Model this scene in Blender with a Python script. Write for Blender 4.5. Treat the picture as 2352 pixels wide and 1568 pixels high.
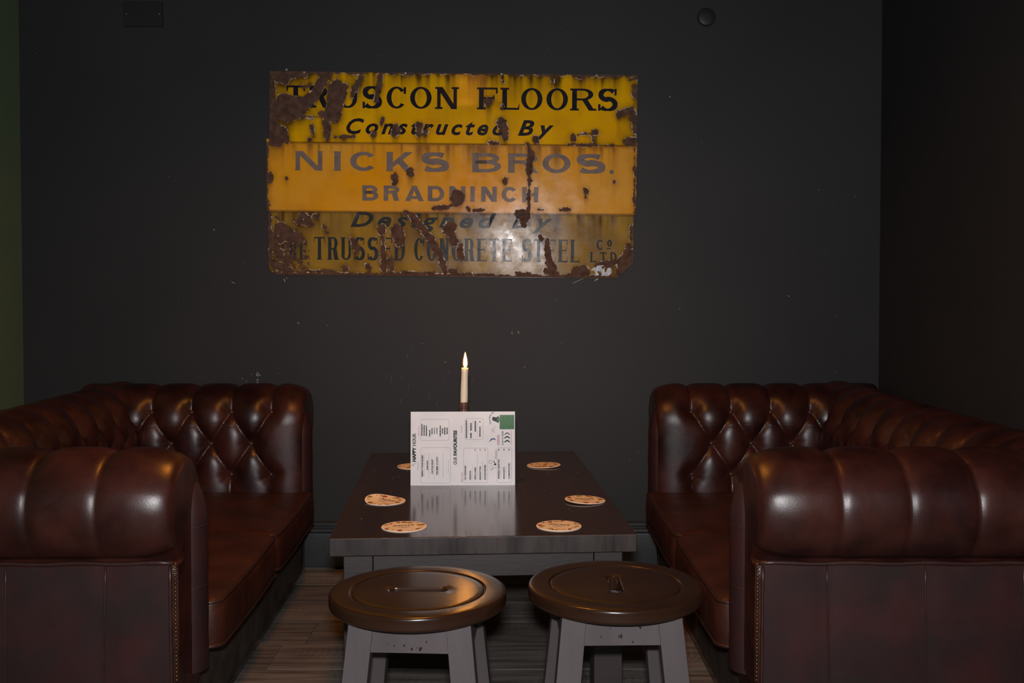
import bpy, math, random
import numpy as np
from mathutils import Vector, Matrix

# ------------------------------------------------------------------ camera, world, lights, exposure
scn = bpy.context.scene
C = scn.collection
for o in list(bpy.data.objects):
    bpy.data.objects.remove(o)
H_CAM = 1.06
cam = bpy.data.cameras.new('camera')
cam.lens = 35.0
cam.sensor_width = 36.0
cam.shift_y = -55.0 / 2352.0
cam.clip_start = 0.05
cam_o = bpy.data.objects.new('camera', cam)
C.objects.link(cam_o)
cam_o.location = (0, 0, H_CAM)
cam_o.rotation_euler = (math.radians(90 - 1.6), 0, 0)
scn.camera = cam_o

world = bpy.data.worlds.new('dim_room_air')
scn.world = world
world.use_nodes = True
world.node_tree.nodes['Background'].inputs[0].default_value = (0.75, 0.85, 1.0, 1)
world.node_tree.nodes['Background'].inputs[1].default_value = 0.022

# flash unit of the camera, just above the lens
fl = bpy.data.lights.new('camera_flash', 'AREA')
fl.shape = 'RECTANGLE'; fl.size = 0.07; fl.size_y = 0.045
fl.energy = 49.0
fl.color = (1.0, 0.97, 0.99)
flo = bpy.data.objects.new('camera_flash', fl); C.objects.link(flo)
flo.location = (0.0, -0.01, H_CAM + 0.105)
flo.rotation_euler = (math.radians(88.5), 0, 0)
# warm ceiling lamp hanging over the table, above the picture
pl = bpy.data.lights.new('warm_ceiling_lamp', 'SPOT')
pl.energy = 42.0
pl.color = (1.0, 0.33, 0.04)
pl.shadow_soft_size = 0.10
pl.spot_size = math.radians(176); pl.spot_blend = 1.0
plo = bpy.data.objects.new('warm_ceiling_lamp', pl); C.objects.link(plo)
plo.location = (-0.22, 2.35, 2.05)

scn.view_settings.view_transform = 'Standard'
scn.view_settings.look = 'None'
scn.view_settings.gamma = 1.0
scn.view_settings.use_curve_mapping = False
scn.view_settings.exposure = 0.0

PXM = 3.785 / (35.0 / 36.0 * 2352.0)          # metres per photo pixel on the back wall
rng = np.random.default_rng(7)
R = random.Random(5)

# ------------------------------------------------------------------ helpers
class MB:
    """collects geometry for one mesh object"""
    def __init__(s):
        s.v = []; s.f = []
    def add(s, vs, fs):
        b = len(s.v)
        s.v.extend([tuple(p) for p in vs])
        s.f.extend([tuple(i + b for i in f) for f in fs])
    def box(s, x0, x1, y0, y1, z0, z1):
        s.add([(x0,y0,z0),(x1,y0,z0),(x1,y1,z0),(x0,y1,z0),(x0,y0,z1),(x1,y0,z1),(x1,y1,z1),(x0,y1,z1)],
              [(0,3,2,1),(4,5,6,7),(0,1,5,4),(1,2,6,5),(2,3,7,6),(3,0,4,7)])
    def hexa(s, b, t):
        """b, t: four corners each (same winding, ccw from above)"""
        s.add(list(b) + list(t), [(0,3,2,1),(4,5,6,7),(0,1,5,4),(1,2,6,5),(2,3,7,6),(3,0,4,7)])
    def grid(s, pts, close_u=False, close_v=False):
        nu = len(pts); nv = len(pts[0])
        vs = [p for row in pts for p in row]
        fs = []
        for i in range(nu if close_u else nu - 1):
            for j in range(nv if close_v else nv - 1):
                a = i*nv + j; b = ((i+1) % nu)*nv + j
                c = ((i+1) % nu)*nv + (j+1) % nv; d = i*nv + (j+1) % nv
                fs.append((a, b, c, d))
        s.add(vs, fs)
    def lathe(s, prof, n=48, cx=0, cy=0, caps=True):
        pts = [[(cx + r*math.cos(2*math.pi*k/n), cy + r*math.sin(2*math.pi*k/n), z) for k in range(n)] for r, z in prof]
        b = len(s.v)
        m = len(prof)
        vs = [p for row in pts for p in row]
        fs = []
        for i in range(m-1):
            for k in range(n):
                fs.append((i*n+k, i*n+(k+1) % n, (i+1)*n+(k+1) % n, (i+1)*n+k))
        if caps:
            fs.append(tuple(reversed(range(n))))
            fs.append(tuple((m-1)*n+k for k in range(n)))
        s.add(vs, fs)
    def tube(s, path, r, n=8, closed=False, caps=True):
        P = [Vector(p) for p in path]
        m = len(P); rows = []
        prev = None
        for i in range(m):
            if closed: t = P[(i+1) % m] - P[i-1]
            else: t = P[min(i+1, m-1)] - P[max(i-1, 0)]
            t.normalize()
            if prev is None:
                a = Vector((0, 0, 1)) if abs(t.z) < 0.9 else Vector((1, 0, 0))
                prev = (a - t*a.dot(t)).normalized()
            else:
                prev = (prev - t*prev.dot(t)).normalized()
            b = t.cross(prev)
            rr = r[i] if isinstance(r, (list, tuple)) else r
            rows.append([tuple(P[i] + prev*rr*math.cos(2*math.pi*k/n) + b*rr*math.sin(2*math.pi*k/n)) for k in range(n)])
        base = len(s.v)
        vs = [p for row in rows for p in row]; fs = []
        for i in range(m if closed else m-1):
            for k in range(n):
                fs.append((i*n+k, i*n+(k+1) % n, ((i+1) % m)*n+(k+1) % n, ((i+1) % m)*n+k))
        if caps and not closed:
            fs.append(tuple(reversed(range(n)))); fs.append(tuple((m-1)*n+k for k in range(n)))
        s.add(vs, fs)
    def ball(s, c, r, nu=8, nv=5, sx=1, sy=1, sz=1):
        rows = []
        for j in range(1, nv):
            th = math.pi*j/nv
            rows.append([(c[0]+sx*r*math.sin(th)*math.cos(2*math.pi*k/nu), c[1]+sy*r*math.sin(th)*math.sin(2*math.pi*k/nu), c[2]+sz*r*math.cos(th)) for k in range(nu)])
        vs = [p for row in rows for p in row]; fs = []
        for i in range(nv-2):
            for k in range(nu):
                fs.append((i*nu+k, (i+1)*nu+k, (i+1)*nu+(k+1) % nu, i*nu+(k+1) % nu))
        t = len(vs); vs.append((c[0], c[1], c[2]+sz*r)); vs.append((c[0], c[1], c[2]-sz*r))
        for k in range(nu):
            fs.append((t, k, (k+1) % nu)); fs.append((t+1, (nv-2)*nu+(k+1) % nu, (nv-2)*nu+k))
        s.add(vs, fs)
    def mesh(s, name, flipx=False):
        me = bpy.data.meshes.new(name)
        v = s.v; f = s.f
        if flipx:
            v = [(-p[0], p[1], p[2]) for p in v]; f = [tuple(reversed(q)) for q in f]
        me.from_pydata(v, [], f)
        return me
    def build(s, name, mat, parent=None, smooth=None, flipx=False, bevel=0, loc=None, rot=None):
        me = s.mesh(name, flipx)
        return obj(name, me, mat, parent, smooth, bevel, loc, rot)

def obj(name, me, mat, parent=None, smooth=None, bevel=0, loc=None, rot=None):
    o = bpy.data.objects.new(name, me); C.objects.link(o)
    if mat is not None:
        me.materials.clear(); me.materials.append(mat)
    if parent is not None: o.parent = parent
    if loc is not None: o.location = loc
    if rot is not None: o.rotation_euler = rot
    if bevel:
        m = o.modifiers.new('bevel', 'BEVEL'); m.width = bevel; m.segments = 3; m.limit_method = 'ANGLE'; m.angle_limit = math.radians(40); m.harden_normals = True
    if smooth is not None:
        me.polygons.foreach_set('use_smooth', [True]*len(me.polygons))
        if smooth < 180 and not bevel:
            me.set_sharp_from_angle(angle=math.radians(smooth))
    return o

def empty(name, loc=(0,0,0), rz=0):
    o = bpy.data.objects.new(name, None); C.objects.link(o)
    o.location = loc; o.rotation_euler = (0, 0, rz); o.empty_display_size = 0.1
    return o

def tag(o, label, cat=None, group=None, kind=None):
    o['label'] = label
    if cat: o['category'] = cat
    if group: o['group'] = group
    if kind: o['kind'] = kind
    return o

# ------------------------------------------------------------------ materials
def mk(name):
    m = bpy.data.materials.new(name); m.use_nodes = True
    return m, m.node_tree.nodes, m.node_tree.links, m.node_tree.nodes['Principled BSDF']

def rgba(c): return (c[0], c[1], c[2], 1)

def surf(name, c1, c2=None, rough=0.5, scale=6.0, bump=0.0, bscale=60.0, spec=0.5, stretch=(1,1,1), rough2=None,
         coat=0.0, metallic=0.0, detail=6.0, bump2=None, rnd=0.0, coord='Object', lo=0.35, hi=0.65, coat_rough=0.15):
    m, N, L, P = mk(name)
    tc = N.new('ShaderNodeTexCoord'); mp = N.new('ShaderNodeMapping'); mp.inputs['Scale'].default_value = stretch
    L.new(tc.outputs[coord], mp.inputs[0])
    nz = N.new('ShaderNodeTexNoise'); nz.inputs['Scale'].default_value = scale; nz.inputs['Detail'].default_value = detail
    L.new(mp.outputs[0], nz.inputs['Vector'])
    rp = N.new('ShaderNodeValToRGB'); rp.color_ramp.elements[0].position = lo; rp.color_ramp.elements[1].position = hi
    rp.color_ramp.elements[0].color = rgba(c1); rp.color_ramp.elements[1].color = rgba(c2 or c1)
    L.new(nz.outputs['Fac'], rp.inputs[0])
    col = rp.outputs[0]
    if rnd:
        oi = N.new('ShaderNodeObjectInfo'); mr = N.new('ShaderNodeMapRange')
        mr.inputs[3].default_value = 1-rnd; mr.inputs[4].default_value = 1+rnd
        L.new(oi.outputs['Random'], mr.inputs[0])
        mx = N.new('ShaderNodeVectorMath'); mx.operation = 'SCALE'
        L.new(col, mx.inputs[0]); L.new(mr.outputs[0], mx.inputs['Scale']); col = mx.outputs[0]
    L.new(col, P.inputs['Base Color'])
    P.inputs['Roughness'].default_value = rough
    if rough2 is not None:
        mr2 = N.new('ShaderNodeMapRange'); mr2.inputs[1].default_value = 0.3; mr2.inputs[2].default_value = 0.7
        mr2.inputs[3].default_value = rough; mr2.inputs[4].default_value = rough2
        n3 = N.new('ShaderNodeTexNoise'); n3.inputs['Scale'].default_value = scale*2.3; n3.inputs['Detail'].default_value = 5
        L.new(mp.outputs[0], n3.inputs['Vector']); L.new(n3.outputs['Fac'], mr2.inputs[0]); L.new(mr2.outputs[0], P.inputs['Roughness'])
    P.inputs['Specular IOR Level'].default_value = spec
    P.inputs['Metallic'].default_value = metallic
    if coat:
        P.inputs['Coat Weight'].default_value = coat; P.inputs['Coat Roughness'].default_value = coat_rough
    if bump:
        nb = N.new('ShaderNodeTexNoise'); nb.inputs['Scale'].default_value = bscale; nb.inputs['Detail'].default_value = 4
        L.new(mp.outputs[0], nb.inputs['Vector'])
        bp = N.new('ShaderNodeBump'); bp.inputs['Strength'].default_value = bump; bp.inputs['Distance'].default_value = 0.002
        L.new(nb.outputs['Fac'], bp.inputs['Height'])
        out = bp.outputs[0]
        if bump2:
            st, sc = bump2
            n2 = N.new('ShaderNodeTexNoise'); n2.inputs['Scale'].default_value = sc; n2.inputs['Detail'].default_value = 3
            n2.inputs['Distortion'].default_value = 1.0
            L.new(tc.outputs[coord], n2.inputs['Vector'])
            b2 = N.new('ShaderNodeBump'); b2.inputs['Strength'].default_value = st; b2.inputs['Distance'].default_value = 0.01
            L.new(n2.outputs['Fac'], b2.inputs['Height']); L.new(out, b2.inputs['Normal']); out = b2.outputs[0]
        L.new(out, P.inputs['Normal'])
    return m

M = {}
M['wall'] = surf('charcoal_wall_paint', (.0235,.0248,.0265), (.0295,.0305,.0317), rough=.55, scale=1.3, bump=.25, bscale=220, spec=.25)
M['wall_right'] = surf('charcoal_side_wall_paint', (.022,.022,.023), (.027,.026,.026), rough=.6, scale=1.5, bump=.25, bscale=220, spec=.2)
M['wall_green'] = surf('dark_green_wall_paint', (.100,.150,.085), (.125,.165,.085), rough=.5, scale=1.7, bump=.2, bscale=200, spec=.25)
M['skirting'] = surf('dark_slate_skirting_paint', (.022,.028,.033), (.028,.034,.038), rough=.38, scale=3, bump=.15, bscale=90, spec=.4)
M['ceiling'] = surf('dark_ceiling_paint', (.03,.03,.03), (.035,.035,.035), rough=.8, scale=2)
M['plate'] = surf('black_plastic_plate', (.018,.018,.019), (.021,.021,.022), rough=.5, scale=8, spec=.3)
M['screw'] = surf('steel_screw', (.5,.5,.5), (.6,.6,.6), rough=.3, scale=40, metallic=1)
M['marks'] = surf('pale_scuffs', (.32,.31,.30), (.55,.53,.5), rough=.7, scale=90, lo=.3, hi=.7)
M['drips'] = surf('dried_drip_marks', (.036,.036,.037), (.052,.052,.052), rough=.5, scale=60)
M['leather'] = surf('oxblood_leather', (.0150,.0034,.0027), (.046,.0120,.0082), rough=.31, rough2=.42, scale=9, bump=.12, bscale=420, spec=.5,
                    bump2=(.025, 22), detail=4)
M['leather_panel'] = surf('flat_oxblood_leather', (.019,.0100,.0098), (.037,.0105,.0100), rough=.50, rough2=.60, scale=7, bump=.12, bscale=420, spec=.30, detail=3)
M['leather_seat'] = surf('worn_seat_leather', (.030,.0070,.0038), (.054,.0138,.0066), rough=.42, rough2=.55, scale=8, bump=.3, bscale=380, spec=.4, bump2=(.06, 22), detail=4)
M['leather_dark'] = surf('scuffed_base_leather', (.034,.027,.022), (.066,.052,.042), rough=.6, rough2=.75, scale=14, bump=.35, bscale=160, spec=.25)
M['piping'] = surf('leather_piping', (.022,.0075,.006), (.036,.012,.009), rough=.42, scale=30, spec=.5)
M['button'] = surf('leather_button', (.035,.010,.007), (.055,.016,.010), rough=.4, scale=30, spec=.5)
M['brass'] = surf('aged_brass_stud', (.09,.048,.018), (.17,.095,.036), rough=.42, scale=120, metallic=.9)
M['table'] = surf('dark_stained_table', (.022,.0125,.0105), (.040,.023,.019), rough=.10, rough2=.15, scale=5, stretch=(1,.12,1), bump=.02, bscale=90, spec=.5)
M['table_edge'] = surf('worn_table_timber', (.013,.0080,.0070), (.040,.029,.026), rough=.35, rough2=.6, scale=16, stretch=(1.6,1,.25), bump=.2, bscale=70, spec=.4)
M['apron'] = surf('dusty_table_frame', (.020,.0150,.0138), (.031,.0235,.022), rough=.5, scale=10, stretch=(.3,1,1), bump=.15, bscale=120)
M['seat_wood'] = surf('varnished_brown_stool_top', (.019,.0080,.0042), (.028,.0115,.0058), rough=.20, rough2=.25, scale=5, stretch=(.15,1,1), bump=.05, bscale=120, spec=.5)
M['stool_leg'] = surf('matt_grey_brown_stool_timber', (.050,.0405,.042), (.074,.061,.063), rough=.55, scale=9, stretch=(1,1,.25), bump=.15, bscale=120, spec=.35)
M['speck'] = surf('dark_stain_speck', (.012,.006,.005), (.02,.008,.007), rough=.4, scale=50)
M['card_edge'] = surf('pale_card_edge', (.84,.78,.66), (.88,.82,.70), rough=.7, scale=60)
M['mat_face'] = surf('tan_beermat_face', (.82,.66,.40), (.88,.73,.47), rough=.55, scale=45)
M['mat_dark'] = surf('beermat_dark_print', (.035,.022,.02), (.05,.03,.025), rough=.55, scale=60)
M['mat_red'] = surf('beermat_red_print', (.30,.035,.015), (.40,.06,.025), rough=.55, scale=60)
M['mat_olive'] = surf('beermat_olive_print', (.24,.17,.025), (.33,.23,.04), rough=.55, scale=60)
M['mat_brown'] = surf('beermat_brown_print', (.56,.40,.20), (.66,.48,.26), rough=.55, scale=60)
M['paper'] = surf('white_menu_card', (.71,.75,.78), (.77,.80,.83), rough=.16, scale=12, spec=.3, lo=.4, hi=.6)
M['ink'] = surf('black_menu_ink', (.016,.017,.016), (.03,.03,.028), rough=.16, spec=.3, scale=60)
M['ink_grey'] = surf('grey_menu_ink', (.15,.15,.145), (.24,.235,.23), rough=.16, spec=.3, scale=60)
M['ink_red'] = surf('red_menu_ink', (.40,.14,.14), (.48,.18,.17), rough=.16, spec=.3, scale=60)
M['ink_green'] = surf('green_menu_ink', (.045,.15,.065), (.09,.23,.11), rough=.16, spec=.3, scale=420, lo=.45, hi=.55)
M['ink_blue'] = surf('blue_menu_ink', (.07,.11,.25), (.10,.14,.30), rough=.16, spec=.3, scale=60)
M['bottle'] = surf('brown_bottle_glass', (.030,.0105,.008), (.040,.015,.011), rough=.12, scale=8, spec=.6, coat=.4)
M['cap_wax'] = surf('wax_stained_bottle_neck', (.07,.032,.028), (.13,.07,.06), rough=.3, scale=70, spec=.5)
m, N, L, P = mk('ivory_candle_wax')
P.inputs['Base Color'].default_value = (.80,.74,.58,1); P.inputs['Roughness'].default_value = .45
P.inputs['Subsurface Weight'].default_value = .6; P.inputs['Subsurface Radius'].default_value = (.012,.006,.002); P.inputs['Subsurface Scale'].default_value = 1.0
nz = N.new('ShaderNodeTexNoise'); nz.inputs['Scale'].default_value = 60
bp = N.new('ShaderNodeBump'); bp.inputs['Strength'].default_value = .15; bp.inputs['Distance'].default_value = .002
L.new(nz.outputs['Fac'], bp.inputs['Height']); L.new(bp.outputs[0], P.inputs['Normal'])
M['candle'] = m
M['wick'] = surf('charred_wick', (.01,.008,.006), (.03,.02,.01), rough=.8, scale=200)
m, N, L, P = mk('candle_flame')
N.remove(P)
tc = N.new('ShaderNodeTexCoord'); sp = N.new('ShaderNodeSeparateXYZ'); L.new(tc.outputs['Generated'], sp.inputs[0])
rp = N.new('ShaderNodeValToRGB'); e = rp.color_ramp.elements
e[0].position = 0.0; e[0].color = (1,.30,.03,1); e[1].position = 1.0; e[1].color = (1,.45,.06,1)
k = rp.color_ramp.elements.new(.25); k.color = (1,.62,.16,1)
k = rp.color_ramp.elements.new(.7); k.color = (1,.62,.16,1)
L.new(sp.outputs[2], rp.inputs[0])
em = N.new('ShaderNodeEmission'); em.inputs[1].default_value = 9.0; L.new(rp.outputs[0], em.inputs[0])
tr = N.new('ShaderNodeBsdfTransparent'); ad = N.new('ShaderNodeAddShader')
L.new(em.outputs[0], ad.inputs[0]); L.new(tr.outputs[0], ad.inputs[1]); L.new(ad.outputs[0], N['Material Output'].inputs[0])
M['flame'] = m
m, N, L, P = mk('candle_flame_glow')
N.remove(P)
em = N.new('ShaderNodeEmission'); em.inputs[0].default_value = (1,.24,.012,1); em.inputs[1].default_value = .14
tr = N.new('ShaderNodeBsdfTransparent'); ad = N.new('ShaderNodeAddShader')
L.new(em.outputs[0], ad.inputs[0]); L.new(tr.outputs[0], ad.inputs[1]); L.new(ad.outputs[0], N['Material Output'].inputs[0])
M['glow_shell'] = m

# weathered floorboards with arched saw marks
m, N, L, P = mk('weathered_floorboard')
tc = N.new('ShaderNodeTexCoord'); geo = N.new('ShaderNodeNewGeometry'); oi = N.new('ShaderNodeObjectInfo')
cmb = N.new('ShaderNodeCombineXYZ'); ml = N.new('ShaderNodeMath'); ml.operation = 'MULTIPLY'; ml.inputs[1].default_value = 37.0
L.new(oi.outputs['Random'], ml.inputs[0]); L.new(ml.outputs[0], cmb.inputs[0]); L.new(ml.outputs[0], cmb.inputs[2])
av = N.new('ShaderNodeVectorMath'); L.new(geo.outputs['Position'], av.inputs[0]); L.new(cmb.outputs[0], av.inputs[1])
mp = N.new('ShaderNodeMapping'); mp.inputs['Scale'].default_value = (2.2, 26, 1); L.new(av.outputs[0], mp.inputs[0])
n1 = N.new('ShaderNodeTexNoise'); n1.inputs['Scale'].default_value = 2.0; n1.inputs['Detail'].default_value = 8; L.new(mp.outputs[0], n1.inputs['Vector'])
rp = N.new('ShaderNodeValToRGB'); rp.color_ramp.elements[0].position = .3; rp.color_ramp.elements[1].position = .72
rp.color_ramp.elements[0].color = (.085,.078,.070,1); rp.color_ramp.elements[1].color = (.225,.205,.178,1); L.new(n1.outputs['Fac'], rp.inputs[0])
wv = N.new('ShaderNodeTexWave'); wv.wave_type = 'BANDS'; wv.bands_direction = 'X'; wv.inputs['Scale'].default_value = 15.0
wv.inputs['Distortion'].default_value = 3.0; wv.inputs['Detail'].default_value = 2; wv.inputs['Detail Scale'].default_value = .25
so = N.new('ShaderNodeSeparateXYZ'); L.new(tc.outputs['Object'], so.inputs[0])
sh = N.new('ShaderNodeMath'); sh.operation = 'MULTIPLY_ADD'; sh.inputs[1].default_value = .16; L.new(oi.outputs['Random'], sh.inputs[0]); L.new(so.outputs[1], sh.inputs[2])
ofs = N.new('ShaderNodeMath'); ofs.operation = 'SUBTRACT'; ofs.inputs[1].default_value = .08; L.new(sh.outputs[0], ofs.inputs[0])
sq = N.new('ShaderNodeMath'); sq.operation = 'MULTIPLY'; L.new(ofs.outputs[0], sq.inputs[0]); L.new(ofs.outputs[0], sq.inputs[1])
sx = N.new('ShaderNodeSeparateXYZ'); L.new(av.outputs[0], sx.inputs[0])
tt = N.new('ShaderNodeMath'); tt.operation = 'MULTIPLY_ADD'; tt.inputs[1].default_value = 6.0; L.new(sq.outputs[0], tt.inputs[0]); L.new(sx.outputs[0], tt.inputs[2])
cw = N.new('ShaderNodeCombineXYZ'); L.new(tt.outputs[0], cw.inputs[0]); L.new(sx.outputs[1], cw.inputs[1]); L.new(cw.outputs[0], wv.inputs['Vector'])
cr = N.new('ShaderNodeValToRGB'); cr.color_ramp.elements[0].position = .0; cr.color_ramp.elements[1].position = .16
cr.color_ramp.elements[0].color = (.66,.64,.62,1); cr.color_ramp.elements[1].color = (1,1,1,1); L.new(wv.outputs['Fac'], cr.inputs[0])
mx = N.new('ShaderNodeMix'); mx.data_type = 'RGBA'; mx.blend_type = 'MULTIPLY'; nm_ = N.new('ShaderNodeTexNoise'); nm_.inputs['Scale'].default_value = 3.2; L.new(av.outputs[0], nm_.inputs['Vector'])
rm_ = N.new('ShaderNodeMapRange'); rm_.inputs[1].default_value = .42; rm_.inputs[2].default_value = .68; L.new(nm_.outputs['Fac'], rm_.inputs[0]); L.new(rm_.outputs[0], mx.inputs[0])
L.new(rp.outputs[0], mx.inputs[6]); L.new(cr.outputs[0], mx.inputs[7])
n4 = N.new('ShaderNodeTexNoise'); n4.inputs['Scale'].default_value = 130; n4.inputs['Detail'].default_value = 2; L.new(geo.outputs['Position'], n4.inputs['Vector'])
r4 = N.new('ShaderNodeValToRGB'); r4.color_ramp.elements[0].position = .70; r4.color_ramp.elements[1].position = .78
r4.color_ramp.elements[0].color = (0,0,0,1); r4.color_ramp.elements[1].color = (1,1,1,1); L.new(n4.outputs['Fac'], r4.inputs[0])
m5 = N.new('ShaderNodeMix'); m5.data_type = 'RGBA'; m5.inputs[7].default_value = (.42,.40,.36,1)
L.new(r4.outputs[0], m5.inputs[0]); L.new(mx.outputs[2], m5.inputs[6])
mr = N.new('ShaderNodeMapRange'); mr.inputs[3].default_value = .75; mr.inputs[4].default_value = 1.25; L.new(oi.outputs['Random'], mr.inputs[0])
vm = N.new('ShaderNodeVectorMath'); vm.operation = 'SCALE'; L.new(m5.outputs[2], vm.inputs[0]); L.new(mr.outputs[0], vm.inputs['Scale'])
L.new(vm.outputs[0], P.inputs['Base Color']); P.inputs['Roughness'].default_value = .55; P.inputs['Specular IOR Level'].default_value = .35
bp = N.new('ShaderNodeBump'); bp.inputs['Strength'].default_value = .10; bp.inputs['Distance'].default_value = .002
L.new(n1.outputs['Fac'], bp.inputs['Height']); L.new(bp.outputs[0], P.inputs['Normal'])
M['floor'] = m
M['subfloor'] = surf('dark_gap_under_boards', (.30,.26,.21), (.36,.31,.25), rough=.9, scale=30)

# ------------------------------------------------------------------ room shell
YW = 3.80; XL = -1.868; XR = 1.402; ZC = 2.75
w = MB(); w.box(XL-.15, XR+.15, YW, YW+.12, 0, ZC); wall_back = w.build('wall_back', M['wall'])
tag(wall_back, 'charcoal painted wall with the yellow sign, behind the table', kind='structure')
w = MB(); w.box(XL-.12, XL, -1.2, YW, 0, ZC)
tag(w.build('wall_left', M['wall_green']), 'dark green painted wall at the left edge of the picture', kind='structure')
w = MB(); w.box(XR, XR+.12, -1.2, YW, 0, ZC)
tag(w.build('wall_right', M['wall_right']), 'nearly black side wall behind the right sofa', kind='structure')
w = MB(); w.box(XL-.15, XR+.6, -1.2, YW+.12, ZC, ZC+.1)
tag(w.build('ceiling', M['ceiling']), 'dark ceiling above the seating nook', kind='structure')
w = MB(); w.box(XL-.15, XR+.6, -1.2, YW+.12, -.05, -.0135)
floor = w.build('floor', M['subfloor']); tag(floor, 'weathered grey brown floorboards laid across the nook', kind='structure')
pm = MB(); pm.box(-.5, .5, -.0985, .0985, -.0135, 0.0)
plank_me = pm.mesh('plank'); plank_me.materials.append(M['floor'])
row = 0; y = 3.554 + .1
while y > -1.2:
    x = XL - R.uniform(.0, .9)
    while x < XR + .45:
        ln = R.choice((1.3, 1.5, 1.8))
        x0 = max(x, XL); x1 = min(x + ln, XR + .45)
        if x1 - x0 > .1:
            o = bpy.data.objects.new('plank', plank_me); C.objects.link(o); o.parent = floor
            o.location = ((x0+x1)/2, y + .1 - .1, R.uniform(-.0012, 0)); o.scale = ((x1-x0)-.002, 1, 1)
        x += ln
    y -= .2; row += 1
# last narrow board against the wall
x = XL
for ln in (1.2, 1.5, 1.0):
    o = bpy.data.objects.new('plank', plank_me); C.objects.link(o); o.parent = floor
    o.location = (x + ln/2, 3.727, -.0005); o.scale = (ln-.002, .22, 1); x += ln

def skirting(name, x0, y0, x1, y1, label):
    # moulded profile (offset from wall, z)
    pr = [(0,.0),(.018,.0),(.018,.122),(.0165,.128),(.021,.133),(.023,.140),(.019,.146),(.012,.149),(.011,.157),(.0135,.160),(.011,.168),(.004,.172),(0,.172)]
    d = Vector((x1-x0, y1-y0, 0)).normalized(); n = Vector((d.y, -d.x, 0))
    b = MB()
    rows = []
    for (px, py) in ((x0,y0),(x1,y1)):
        rows.append([(px + n.x*a, py + n.y*a, z) for a, z in pr])
    b.grid(rows)
    o = b.build(name, M['skirting'], smooth=50)
    tag(o, label, kind='structure')
skirting('baseboard_back', XL, YW, XR, YW, 'dark slate moulded skirting board along the back wall')

# scuffs and drips on the wall (thin flecks of paint and wax)
def wall_pt(px, py, off=0.0):
    f = 35/36*2352; p = math.radians(1.6)
    a = (px-1176)/f; b = -(py-729)/f
    ry = math.cos(p) + b*math.sin(p); rz = -math.sin(p) + b*math.cos(p)
    t = (YW-off)/ry
    return (a*t, H_CAM + rz*t)
def flecks(name, items, mat, th=.0008):
    b = MB()
    for (x0, y0, x1, y1, wd) in items:
        ax, az = wall_pt(x0, y0); bx, bz = wall_pt(x1, y1)
        d = Vector((bx-ax, 0, bz-az)); 
        if d.length < 1e-5: d = Vector((.0006, 0, 0))
        u = d.normalized(); nn = Vector((-u.z, 0, u.x))*wd*PXM*.5
        c = [Vector((ax,0,az))-nn, Vector((ax,0,az))+nn, Vector((bx,0,bz))+nn*.6, Vector((bx,0,bz))-nn*.6]
        fr = [(p.x, YW-th, p.z) for p in c]; bk = [(p.x, YW, p.z) for p in c]
        b.add(fr+bk, [(0,1,2,3),(4,7,6,5),(0,4,5,1),(1,5,6,2),(2,6,7,3),(3,7,4,0)])
    o = b.build(name, mat, wall_back); o['kind'] = 'stuff'
    return o
sc_items = [(590,855,599,863,1.3),(588,859,594,864,2),(590,871,593,874,2),(590,877,593,880,2),(593,882,596,883,1.6),
            (565,885,570,889,1.6),(573,893,578,895,1.3),(578,860,579,860,2),(557,869,558,870,2),(566,876,567,875,1.6),(567,882,568,882,1.5),
            (1022,831,1024,832,2.2),(1204,842,1206,844,1.2),(1537,222,1540,223,2),(490,526,494,529,1.6),(532,647,540,651,1.1),(683,740,688,744,1.4),
            (1175,762,1177,767,1.6),(1190,760,1192,766,1.6),(1810,679,1813,681,1.5),(1365,645,1375,640,1.2),(1316,650,1345,637,1.0),(1368,642,1374,639,2),
            (1560,708,1561,709,1.6),(1466,1038,1467,1039,1.5),(1446,1056,1447,1057,1.5),(658,638,660,640,1.5),(652,640,655,648,1.4)]
for k in range(26):
    x = R.uniform(80, 2000); y0 = R.uniform(30, 880)
    if 600 < x < 1470 and 150 < y0 < 645: continue
    sc_items.append((x, y0, x+R.uniform(.2,1.5), y0+R.uniform(.2,1.2), R.uniform(.8,1.4)))
flecks('wall_scuffs', sc_items, M['marks'])
dr = [(898,848,899,878,2),(887,845,888,875,1.4),(921,905,923,928,2.6),(935,808,936,823,1.8),(938,875,938,893,1.4),(921,855,922,872,1.5),
      (1021,864,1022,880,1.2),(1032,845,1033,860,1.5),(985,890,987,923,1.6),(1003,915,1004,935,1.8),(968,786,972,789,3),(943,794,946,797,3),(873,826,879,822,1.6),
      (1085,870,1088,873,2.4),(1126,780,1129,786,1.2)]
dr = [(a, b_ + .45*(d-b_), c, d, w_*.75) for a, b_, c, d, w_ in dr]
flecks('drip_marks', dr, M['drips'])

# ------------------------------------------------------------------ fittings on the wall
bx, bz = wall_pt(330, 33.5)
e = empty('blanking_plate', (bx, YW, bz)); tag(e, 'black rectangular blanking plate with two screws, high on the wall at left', 'plate')
b = MB(); b.box(-.074, .074, -.011, 0, -.047, .047); b.build('cover', M['plate'], e, smooth=40, bevel=.002)
for sx in (-.062, .062):
    b = MB(); b.ball((sx, -.011, 0.0), .0028, 8, 5, sy=.5); b.build('screw', M['screw'], e, smooth=180)
bx, bz = wall_pt(1622, 40)
b = MB(); b.lathe([(.034,0),(.034,.008),(.032,.013),(.026,.0155),(.012,.017),(.0005,.0172)], 40)
o = b.build('round_wall_cover', M['plate'], smooth=40); o.location = (bx, YW, bz); o.rotation_euler = (math.radians(90), 0, 0)
tag(o, 'small round dark cover on the wall, upper right of the sign', 'cover')

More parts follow.
